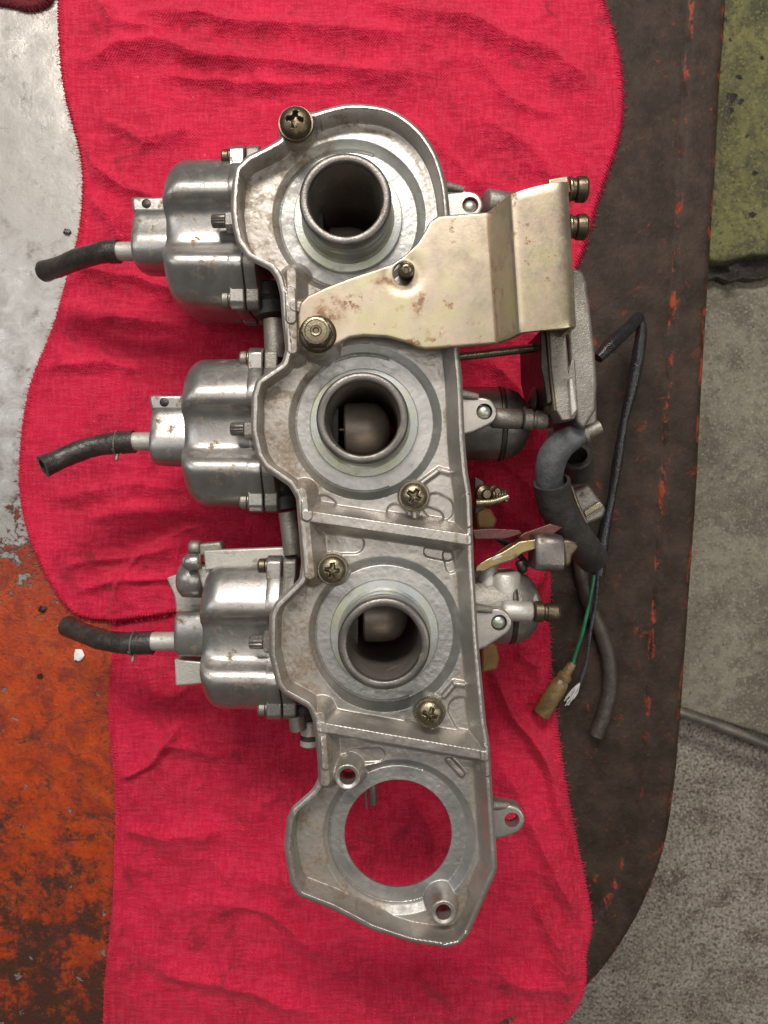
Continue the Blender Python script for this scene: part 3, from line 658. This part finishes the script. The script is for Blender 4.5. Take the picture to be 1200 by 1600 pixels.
for i, (cx, cy) in enumerate(AX):
    # throat and body, one lathe round the bore
    prof = [(62, -325), (64, -250), (64, -200), (80, -180), (82, -60), (88, -58), (88, -39), (86.5, -37), (75, -36), (71, -33), (69, -26), (68, -12), (69.5, -10), (69.5, -5), (68, -3), (67.5, 6), (67.5, 14), (69.5, 17), (69.5, 33), (67.5, 36), (59.5, 37), (57.5, 35)]
    body = lathe('carburetor_body', prof, (cx, cy, 0), (0, 0, 1), 'machined', rack, 96, False, sharp=28)
    body['label'] = ('top carburetor with a dark empty-looking throat', 'middle carburetor with a brass needle showing in its bore', 'bottom carburetor with its slide raised in the bore')[i]
    lathe('throat_rim', [(69.9, 17), (70.2, 32), (69.4, 35.5), (67.4, 37.5), (64, 38.3), (59, 38.2), (56.5, 36.5), (55.6, 31)], (cx, cy, 0), (0, 0, 1), 'rimm', body, 96, False, sharp=60)
    lathe('throat_bore', [(56.6, 35), (55.6, 29), (55.0, 0), (55, -90), (53, -140), (52, -330)], (cx, cy, 0), (0, 0, 1), 'bore', body, 64, False)
    box('bore_divider', (cx-58, cy-30, -200), (cx-44, cy+30, -90), 'dark', body, 2)
    dx, zc, dy = PIST[i]
    lathe('throttle_slide', [(12, 6), (18, 0), (42, 0), (45, 3), (45.5, 38), (43, 52), (36, 64), (24, 72), (12, 76), (2, 77)], (cx+dx, cy+dy, zc), (1, -.02, 0), 'slide', body, 48)
    if i == 1:
        lathe('jet_needle', [(2.2, 0), (2.8, 30), (3.4, 46)], (cx+dx-46, cy+6, zc), (1, 0, 0), 'gold', body, 10)
    if i == 2:
        box('choke_shaft', (cx-60, cy-46, -110), (cx-18, cy-40, -103), 'dark', body, 1)
    0 and tube('bore_pin', [(cx+40, cy-10, -60), (cx+58, cy-10, -60)], 3, 'rimm', body, 8, 1)
    bx, by = BOWL[i]; depth = 114
    # horizontal slide chamber under the plate
    sec = np.array([(cy-by+62*cos(a)+by, -135+62*sin(a)) for a in np.linspace(0, 2*pi, 40, endpoint=False)])
    loft_x('slide_chamber', sec, [(bx+depth+44, 1.15, 0), (bx+depth+70, 1.0, 0), (cx-66, .98, 0)], 'dull', body)
    loft_x('slide_chamber', sec, [(cx+66, .95, 0), (cx+140, .95, 0)], 'dull', body)
    # bowl
    secY = SP+np.array([by, 0]); st = []
    R = 34
    for k in range(9):
        a = k/8*pi/2; st.append((bx+R*(1-sin(a)), 1-(R/128)*(1-cos(a))*1.0, 0))
    st = [(bx+R*(1-sin(k/9*pi/2)), 1-(R/120)*(1-cos(k/9*pi/2)), 0) for k in range(9, -1, -1)]
    st += [(bx+R+(depth-R)*t, 1+.012*t, 0) for t in (.2, .4, .6, .8, 1)]
    loft_x('float_bowl', secY, st, 'bowl', body, 1.5)
    fsec = secY.copy(); fsec = np.array([by, -152])+(fsec-np.array([by, -152]))*1.035
    fl = loft_x('bowl_flange', fsec, [(bx+depth-1, .985, 0), (bx+depth+2, 1, 0), (bx+depth+20, 1, 0), (bx+depth+22, .99, 0)], 'bowl', body)
    fsec2 = np.array([by, -152])+(fsec-np.array([by, -152]))*.99
    loft_x('bowl_gasket', fsec2, [(bx+depth+22, .985, 0), (bx+depth+25, .985, 0)], 'dark', body)
    loft_x('body_flange', fsec, [(bx+depth+25, .985, 0), (bx+depth+27, 1, 0), (bx+depth+44, 1, 0), (bx+depth+50, .9, 0)], 'dull', body)
    for (ddy, ez) in ((-124, -98), (118, -98), (-124, -205), (118, -205)):
        for x0, x1, mt, nm in ((bx+depth-3, bx+depth+22, 'bowl', 'bowl_ear'), (bx+depth+25, bx+depth+47, 'dull', 'body_ear')):
            sgn = 1 if ddy > 0 else -1; P = [(by+ddy-sgn*26, ez-19), (by+ddy+sgn*8, ez-18)]
            for q in np.linspace(-1.1, 1.1, 6): P.append((by+ddy+sgn*17*cos(q)+sgn*2, ez+18*sin(q)))
            P += [(by+ddy+sgn*8, ez+18), (by+ddy-sgn*26, ez+19)]
            xprism(nm, P, x0, x1, mt, body, 2.5, 2)
        cyl('bowl_screw_washer', (bx+depth-6, by+ddy, ez), (1, 0, 0), 15, 4, 'gold', body, 18, 1)
        bolt_x(bx+depth-6, by+ddy, ez, 13.5, 13, 'brass' if (i, ddy) in ((0, -124), (2, -124)) else 'dull', body)
    # idle screw between the lobes
    ix = bx+depth-26
    lathe('idle_screw', [(9, 0), (10.5, 2), (10.5, 22), (8, 23)], (ix-1, by+ 6 - 8, -62), (1, 0, 0), 'rimm', body, 32, True, lambda q, t: 1+.07*cos(14*q))
    lathe('idle_screw_nut', [(16, 0), (18.5, 2), (18.5, 17), (17, 19)], (ix+22, by-2, -66), (1, 0, 0), 'dull', body, 6, sharp=20)
    # sump with drain nozzle and hose
    def I(u, v, z): return at(u, v, z)
    if i < 2:
        sx0 = bx-62; y0 = by-44
        P = [(y0-2, -205), (y0-6, -128), (y0+4, -112), (y0+36, -104), (y0+58, -96), (y0+82, -98), (y0+98, -116), (y0+102, -150), (y0+94, -200), (y0+60, -225), (y0+20, -225)]
        s2 = chaikin(P, 2)
        loft_x('bowl_sump', s2, [(sx0, .90, 0), (sx0+2, .95, 0), (sx0+6, .985, 0), (sx0+14, 1, 0), (bx+20, 1.04, 0)], 'bowl', body, 1)
        lug = prism('sump_lug', [(sx0-6, y0-22), (bx+4, y0-22), (bx+4, y0+6), (sx0-2, y0+6)], -150, -116, 'bowl', body, 6, 4)
        cyl('lug_hole', (sx0+22, y0-9, -117), (0, 0, 1), 8, 2, 'dark', body, 20, .3)
        ny = by+(22 if i == 1 else 26); nx = sx0
    else:
        sx0 = bx-52; y0 = by-48
        P = [(y0+4, -200), (y0+2, -124), (y0+12, -108), (y0+48, -102), (y0+74, -108), (y0+86, -124), (y0+88, -160), (y0+70, -215), (y0+20, -215)]
        loft_x('bowl_sump', chaikin(P, 2), [(sx0, .92, 0), (sx0+2, .96, 0), (sx0+8, 1, 0), (bx+20, 1.03, 0)], 'bowl', body, 1)
        iprism('sump_plate', [(272, 1030), (322, 1035), (332, 1062), (326, 1068), (274, 1072)], -165, -128, 'pale', body, 3)
        ny = by+6-13; nx = sx0
    v0 = (393, 690, 1002)[i]
    w = at((218, 243, 272)[i], v0, -150); ny = w[1]; nz = -150
    lathe('drain_nozzle', [(24, -14), (21, 0), (18, 6), (16.5, 10), (16.5, 62)], (nx+4, ny, nz), (-1, 0, 0), 'pale', body, 24)
    hosep = [[(184, 393), (166, 393.5), (150, 397), (122, 405), (95, 416), (70, 424)], [(208, 690), (182, 692), (150, 697), (120, 706), (92, 718), (67, 729)], [(237, 1004), (207, 1005), (180, 1003), (155, 998), (130, 989), (106, 978)]][i]
    zs = [[-150, -152, -160, -180, -210, -238], [-150, -150, -148, -142, -132, -116], [-150, -151, -158, -172, -196, -225]][i]
    P = [at(u, v, z) for (u, v), z in zip(hosep, zs)]
    tube('drain_hose', P, [19.5, 19.7, 18.2, 18.9, 18.0, 19.8], 'rubber', body, 24, 8, .62, wob=.35)
    a, b = np.array(P[1]), np.array(P[0]); 
    tube('hose_sleeve', [tuple(b+(a-b)*.0+np.array((2, 0, 0))), tuple(b+(a-b)*.68)], 20.6, 'rubber', body, 24, 3)
    if i > 0:
        q = np.array(P[1]); V, F = tube_vf([tuple(q+np.array((3*sin(t*.5), 20.5*cos(t), 20.5*sin(t)))) for t in np.linspace(0, 2*pi*1.15, 26)], 1.5, 6, 1)
        mk('hose_clip', V, F, 'dull', body)
        tube('clip_tail', [tuple(q+np.array((3, 20, 3))), tuple(q+np.array((2, 31, 6)))], 3.2, 'dull', body, 8, 2)
    # right hand bonnet
    if i:
        w0 = (742, 760)[i-1]; yy = (650, 969)[i-1]; zc = -130
        bon = lathe('bonnet', [(60, -24), (64, -22), (64, 48), (61, 50), (61, 56), (64, 58), (63, 66), (54, 84), (40, 96), (20, 104), (6, 106)], (w0+6, yy, zc), (1, 0, 0), 'rimm' if i == 1 else 'dull', body, 48)
        lathe('bonnet_seam', [(64.5, 49.5), (65.2, 51), (65.2, 54), (64.5, 56)], (w0+6, yy, zc), (1, 0, 0), 'dark', body, 48, False)
        for s in (-1, 1):
            cyl('bonnet_boss', (w0+34, yy+s*0-4, zc+64), (1, .05, 0), 17, 52, 'dull' if i == 1 else 'pale', body, 24, 4) if s > 0 else None
        lathe('bonnet_screw', [(14, 0), (17.5, 2), (17.5, 14), (14, 17), (14, 20), (16, 22), (15, 38), (10, 42)], (w0+88, yy-2, zc+62), (1, .05, 0), 'dull' if i == 1 else 'brass', body, 24)
        xprism('bonnet_tab', [(yy-32, zc+28), (yy-18, zc+58), (yy-4, zc+62), (yy+8, zc+56), (yy+24, zc+26), (yy, zc+10)], w0+90, w0+98, 'dull' if i == 1 else 'pale', body, 2)
        if i == 2:
            cyl('bonnet_column', at(762, 880, -95), (0, 1, -.12), 17, 90, 'pale', body, 20, 4)
            cyl('bonnet_column', at(789, 892, -95), (0, 1, -.1), 26, 84, 'pale', body, 28, 5)
    else:
        cyl('bonnet', at(757, 318, -90), (1, 0, -.3), 24, 60, 'dull', body, 28, 4)

# extra fittings on the bottom carburetor's bowl (upper left of it)
body3 = [o for o in rack.children if o.name.startswith('carburetor_body')][-1]
iprism('bracket_bar', [(318, 860), (446, 855), (452, 884), (430, 886), (352, 887), (320, 892)], -130, -108, 'pale', body3, 3)
cyl('pump_post', at(283, 905, -150), (.99, 0, .1), 32, 46, 'bowl', body3, 28, 7)
iprism('pump_plate', [(260, 903), (288, 893), (318, 897), (318, 956), (276, 962), (272, 930)], -205, -182, 'pale', body3, 3)
cyl('pump_screw', at(290, 878, -104), (1, 0, 0), 14, 26, 'bowl', body3, 20, 3)
cyl('pump_screw_tip', at(286, 878, -104), (1, 0, 0), 11, 10, 'dull', body3, 20, 3)
cyl('pump_lug', at(296, 856, -125), (1, 0, 0), 13, 20, 'dull', body3, 20, 3)
iprism('pump_arm', [(306, 850), (345, 846), (347, 862), (336, 872), (306, 870)], -150, -120, 'dull', body3, 5)
iprism('pump_neck', [(306, 885), (330, 885), (334, 925), (318, 925)], -170, -115, 'pale', body3, 4)
# rails joining the carburetors on the left
for (u0, v0, u1, v1, r, z, mt) in [(428, 500, 430, 560, 18, -100, 'dull'), (449, 800, 457, 866, 15, -90, 'dull'), (463, 1118, 466, 1140, 14, -90, 'dull')]:
    tube('joining_rail', [at(u0, v0, z), at(u1, v1, z)], r, mt, rack, 18, 2)
c = at(484, 1125, -110)
lathe('rail_end', [(14, 0), (16, 2), (16, 24), (14.5, 25), (14.5, 32), (16.5, 33), (16.5, 42), (13, 45)], c, (0, 1, 0), 'pale', rack, 24)
lathe('rail_seal', [(15, 24.5), (16.8, 25), (16.8, 32), (15, 33)], c, (0, 1, 0), 'hose', rack, 24)
tube('fuel_stub', [at(582, 1205, -200), at(584, 1256, -200)], 7, 'dull', rack, 12, 2)
tube('fuel_stub', [at(572, 1205, -215), at(573, 1262, -215)], 3, 'dull', rack, 8, 2)
for i, (u, v) in enumerate([(419, 470), (440, 772), (470, 1098)]):
    c = at(u, v, -120); lathe('rubber_boot', [(20, -30), (27, -26), (28, -5), (24, 0), (28, 5), (27, 26), (20, 30)], c, (.15, 1, 0), 'hose', rack, 24)
# ---------------------------------------------------------------- stay bracket
BR = [(466, 492), (469, 474), (480, 462), (508, 449), (544, 435), (592, 419), (614, 411), (634, 397), (652, 380), (664, 361), (672, 346), (686, 337), (720, 334), (763, 331), (777, 536), (720, 541), (664, 545), (650, 541), (634, 534), (605, 526), (568, 524), (546, 527), (522, 540), (508, 550), (492, 554), (474, 545), (467, 525)]
zb = 20; BRw = np.array([at(u, v, zb)[:2] for u, v in BR]); sBR = sdpoly(BRw); hx, hy, _ = at(630, 427, zb)
def brsd(x, y): return np.maximum(sBR(x, y), 15-np.hypot((x-hx), (y-hy)*.85))
def brz(x, y):
    d = -brsd(x, y); u = np.clip(1-d/3, 0, 1); return zb-1.6*u*u+.6*fbm(x, y, 80, 9, 3)-1.5*np.exp(-((np.hypot(x-hx, y-hy)-24)/9)**2)
def brg(x, y):
    d = -brsd(x, y); g = .6*np.exp(-(d/4)**2)+1.0*np.exp(-((x-at(520, 0, zb)[0])**2/700+(y-at(0, 490, zb)[1])**2/600))
    for (u, v, a, b) in [(668, 522, 5, 9), (597, 427, 7, 12), (515, 475, 22, 10), (600, 440, 25, 6)]:
        p = at(u, v, zb); g = g+1.1*np.exp(-(((x-p[0])/a)**2+((y-p[1])/b)**2))
    return np.clip(g, 0, 1)
stay = hf('stay_bracket', (BRw[:, 0].min()-3, BRw[:, 1].min()-3, BRw[:, 0].max()+3, BRw[:, 1].max()+3), 1.8, brsd, brz, zb-8, 'zinc', rack, bottom=True, grimef=brg)
# stepped wing: rises, runs flat, then turns down
def wing():
    S = [((760, 331), (775, 536.5), 17), ((763, 330.6), (778, 536.4), 20), ((766, 328.5), (780, 535), 26), ((779, 318), (793, 530), 52), ((791, 308), (805, 524), 74), ((796, 304.5), (810, 521.5), 81), ((803, 301.5), (816, 519.5), 84), ((826, 294), (836, 517), 84), ((856, 287), (864, 514.5), 84), ((876, 284), (887, 512), 83), ((884, 284), (895, 510.5), 78), ((888, 286), (900, 510), 68)]
    A = [np.array(at(*a, z)) for a, b, z in S]; B = [np.array(at(*b, z)) for a, b, z in S]
    for z in (40, 10, -20): A.append(np.array((A[11][0]+2, A[11][1], z))); B.append(np.array((B[11][0]+2, B[11][1], z)))
    A = spline(A, 4); B = spline(B, 4); V = []; F = []; m = 14
    for a, b in zip(A, B):
        for k in range(m+1): V.append(a+(b-a)*k/m)
    for i in range(len(A)-1):
        for k in range(m): q = i*(m+1)+k; F.append((q, q+1, q+m+2, q+m+1))
    o = mk('bracket_wing', V, F, 'zinc', stay, 60, np.clip(.25+RNG.rand(len(V))*.2, 0, 1))
    s = o.modifiers.new('thickness', 'SOLIDIFY'); s.thickness = 8*M; s.offset = -1 if o.data.polygons[20].normal.z > 0 else 1
    bevel(o, 1.5, 2)
wing()
iprism('wing_tab', [(857, 280), (887, 274), (892, 300), (860, 300)], 45, 66, 'zinc', stay, 2)
for v in (296, 355):
    X, Y, Z = at(887, v, 40)
    cyl('bolt_washer', (X, Y, Z), (1, 0, 0), 19, 5, 'gold', stay, 24, 1)
    lathe('side_bolt', [(12, 0), (16.5, 3), (16.5, 8), (15, 9), (18.5, 11), (19, 14), (19, 23), (16, 27), (8, 28)], (X+2, Y, Z), (1, 0, 0), 'brass', stay, 24)
# flanged hex bolt and stud
b = at(496, 522, zb+4)
lathe('hex_bolt', [(28, 0), (29, 2), (27, 5), (23, 7)], (b[0], b[1], zb), (0, 0, 1), 'brass', stay, 40)
V, F = lathe_vf([(25, 5), (25, 24), (22.5, 27)], (b[0], b[1], zb), (0, 0, 1), 6)
bevel(mk('bolt_hex', V, F, 'brass', stay, 20), 1.2, 2)
lathe('bolt_face', [(20.5, 26), (20, 28.5), (17, 29), (16, 27.6), (9, 27.8), (7.5, 29.5), (5, 29), (3, 26.5), (.5, 26.5)], (b[0], b[1], zb), (0, 0, 1), 'gold', stay, 36, False)
tip = np.array(at(635, 421, 44)); base = np.array(at(634, 424, -36)); 
lathe('stud', [(12, 0)]+[(12+(1.0 if k % 2 else -.6), 2+k*2.2) for k in range(28)]+[(10.5, 66), (10, 76), (7, 80), (4, 80), (3, 77)], base, tip-base, 'gold', stay, 24, sharp=60)

# ---------------------------------------------------------------- pump housing at the right
hz = -6
hous = iprism('pump_housing', [(857, 515), (883, 508), (889, 575), (893, 560), (899, 562), (903, 640), (898, 655), (878, 657), (869, 640), (862, 580)], -170, hz, 'dull', rack, 4)
iprism('housing_gasket', [(854, 515), (859, 515), (864, 580), (871, 642), (866, 642), (860, 590)], -172, hz-3, 'gasket', hous, 1)
V = [at(853.5, 515, hz-4), at(864, 628, hz-4)]
x0 = V[0][0]; x1 = V[1][0]
prism('diaphragm_plate', [(x0-9, V[0][1]), (x0, V[0][1]), (x1, V[1][1]), (x1-8, V[1][1]+3), (x1-12, V[1][1]-30), (x0-7, V[0][1]+60)], -185, hz-8, 'dark', hous, 2)
iprism('housing_case', [(884, 425), (900, 418), (912, 422), (918, 440), (930, 540), (934, 600), (932, 640), (912, 672), (900, 660), (890, 560)], -200, -36, 'dull', hous, 14, 5)
iprism('housing_foot', [(905, 640), (933, 622), (934, 680), (918, 690), (905, 690)], -215, -72, 'dull', hous, 5)
iprism('housing_rib', [(889, 592), (896, 590), (903, 640), (893, 652)], -60, 4, 'pale', hous, 3)
tube('link_rod', [at(716, 557, -70), at(822, 545, -70), at(850, 542, -70)], 7.6, 'gold', rack, 16, 2)
lathe('link_spring_seat', [(6, 0), (20, 4), (26, 8), (18, 14), (10, 22), (9, 30), (16, 34), (18, 44), (12, 48)], at(826, 626, -95), (1, .05, 0), 'gold', hous, 28)
cyl('link_pivot', at(849, 634, -60), (1, .1, 0), 16, 26, 'brass', hous, 20, 4)
# hoses under the housing
tube('fuel_elbow', [at(912, 676, -75), at(896, 683, -75), at(876, 696, -76), at(862, 718, -88), at(858, 748, -110), at(864, 775, -130)], [17, 21, 24, 25, 24, 24], 'greyhose', rack, 24)
lathe('elbow_spigot', [(15, 0), (18, 2), (18, 8), (12, 10), (12, 34)], at(908, 680, -75), (1, -.45, 0), 'dull', hous, 20)
tube('fuel_hose', [at(862, 752, -95), at(868, 785, -115), at(884, 818, -140), at(908, 850, -175), at(926, 872, -215)], [31, 31, 31, 30, 29], 'hose', rack, 30, 8, .84)
c = at(902, 738, -200)
lathe('vent_pipe', [(25, 0), (30, 3), (30, 46), (27, 50), (21, 50), (19, 44), (19, 8), (1, 8)], c, (-.25, -.55, .7), 'hose', rack, 30, False)
iprism('fuel_fitting', [(893, 768), (920, 756), (948, 795), (944, 808), (914, 822), (900, 800)], -290, -225, 'dull', rack, 6)
iprism('fitting_edge', [(912, 800), (938, 783), (944, 790), (916, 808)], -222, -214, 'gold', rack, 1.5)
tube('fitting_wire', [at(893, 760, -180), at(903, 790, -175), at(915, 815, -178)], 4, 'gold', rack, 8)
# ---------------------------------------------------------------- choke lever and small linkage
lev = [(742, 893), (744, 884), (760, 874), (786, 862), (812, 846), (838, 842), (845, 846), (845, 856), (818, 864), (800, 876), (770, 886), (757, 893)]
lv = iprism('choke_lever', lev, -72, -60, 'lever', rack, 2)
iprism('lever_slot', [(768, 871), (782, 866), (785, 870), (770, 876)], -59.7, -58.8, 'pale', lv, .2)
# lever weight, shaped like a rounded D block
P = []
for k in range(26):
    a = 2*pi*k/26; ex = .45; P.append((math.copysign(abs(cos(a))**ex, cos(a))*36*(1+.06*sin(a*2)), math.copysign(abs(sin(a))**ex, sin(a))*31))
c = at(868, 865, -60); V = []; F = []; n = 26
for (t, s) in ((-34, .9), (-31, .97), (-28, 1), (8, 1), (12, .97), (13, .9)):
    for px_, py_ in P: V.append((c[0]+t*1.0, c[1]+py_*s+t*.06, c[2]-26+px_*s))
for j in range(5):
    for k in range(n): F.append((j*n+k, j*n+(k+1) % n, (j+1)*n+(k+1) % n, (j+1)*n+k))
F += [tuple(range(n)), tuple(5*n+k for k in range(n))]
mk('lever_knob', V, F, 'rimm', lv, 35)
P2 = [(c[0]+12, c[1]-22), (c[0]+20, c[1]-24), (c[0]+38, c[1]-20), (c[0]+42, c[1]-8), (c[0]+30, c[1]+4), (c[0]+28, c[1]+20), (c[0]+16, c[1]+26)]
prism('knob_tongue', P2, -112, -66, 'brass', lv, 6, 4)
iprism('cover_flap', [(738, 828), (770, 826), (812, 828), (816, 834), (790, 842), (742, 843)], -96, -90, 'redflag', rack, 1.5)
iprism('red_arm', [(770, 868), (820, 832), (860, 818), (880, 824), (850, 845), (810, 858)], -112, -104, 'redflag', rack, 2)
for j, (u, v, r) in enumerate([(752, 770, 14), (768, 765, 9), (782, 778, 7)]):
    lathe('linkage_screw', [(r*.7, 0), (r, 3), (r, 14), (r*.6, 18), (r*.5, 24)], at(u, v, -110), (.3, .1, 1), 'brass', rack, 14)
tube('linkage_spring', [tuple(np.array(at(770, 772, -100))+np.array((t*1.7, 9*cos(t*2.4), 9*sin(t*2.4)))) for t in np.linspace(0, 12, 50)], 2.2, 'gold', rack, 6, 1)
tube('linkage_arm', [at(744, 786, -90), at(770, 784, -90), at(794, 776, -92)], [7, 6, 6], 'gold', rack, 10)
iprism('linkage_plate', [(742, 745), (756, 752), (762, 790), (742, 806)], -130, -118, 'dark', rack, 2)
for k, P in enumerate([[(742, 792), (768, 796), (777, 812), (772, 828), (746, 828)], [(752, 998), (777, 1006), (781, 1030), (778, 1046), (752, 1052)]]):
    iprism('insulator_block', P, -280, -150, 'amber', rack, 5)
tube('spring_leg', [at(778, 842, -120), at(802, 858, -130), at(826, 884, -140)], 5, 'dark', rack, 8)
cyl('spring_leg_foot', at(812, 876, -135), (.3, 1, 0), 9, 22, 'dark', rack, 12, 2)
# ---------------------------------------------------------------- cable sheath and wires
def ztab(k): return TABLE+k
tube('cable_sheath', [at(998, 497, -262), at(1002, 520, -268), at(992, 585, -275), at(975, 660, -280), at(965, 720, -285), at(955, 780, -290), at(942, 840, -294), at(934, 898, -296)], [7, 11, 12, 8, 10, 8, 12, 14], 'sheath', rack, 20, 8, .7, wob=.3)
tube('cable_sheath', [at(934, 560, -215), at(955, 538, -225), at(980, 515, -245), at(999, 495, -262)], [10, 13, 12, 11], 'sheath', rack, 20, wob=.2)
0 and tube('sheath_ferrule', [at(957, 742, -283), at(953, 756, -284)], [12.5, 12.5], 'pale', rack, 18, 2)
tube('green_wire', [at(930, 890, -292), at(922, 935, -290), at(911, 985, -296), at(900, 1020, -304), at(894, 1042, -306)], 3.6, 'green', rack, 10)
b0, b1 = np.array(at(895, 1036, -306)), np.array(at(845, 1116, -312)); L = np.linalg.norm(b1-b0)
lathe('bullet_connector', [(7, 0), (9, 6), (10, 24), (14, 28), (15, 34), (13, 40), (16, 46), (17.5, 60), (18, L-4), (16.5, L), (13, L), (12, L-14)], b0, b1-b0, 'nylon', rack, 24)
tube('ground_wire', [at(934, 896, -298), at(931, 940, -302), at(922, 990, -308), at(916, 1035, -312), at(906, 1068, -316)], 3.4, 'blackwire', rack, 10)
V, F = [], []
for k in range(12):
    r = random.Random(k); z = -316+r.uniform(-3, 4); o = r.uniform(-9, 9); l = r.uniform(.6, 1.1)
    p0 = np.array(at(906+r.uniform(-1, 1), 1067, z)); p2 = p0+(np.array(at(884, 1100, z))-p0)*l+np.array((o*.8, o*.5, 0)); p1 = (p0+p2)/2+np.array((r.uniform(-3, 3), r.uniform(-3, 3), 2))
    v, f = tube_vf([p0, p1, p2], 1.2, 5, 4); i0 = len(V); V += [tuple(q) for q in v]; F += [tuple(i0+j for j in q) for q in f]
mk('wire_strands', V, F, 'strand', rack)
tube('vent_tube', [at(898, 800, -300), at(905, 870, -322), at(916, 930, -324), at(938, 985, -324), at(951, 1030, -324), at(953, 1075, -324), at(944, 1115, -324), at(931, 1150, -324)], [15, 15, 15, 15, 15, 15, 15, 15], 'vtube', rack, 20, 8, .6)
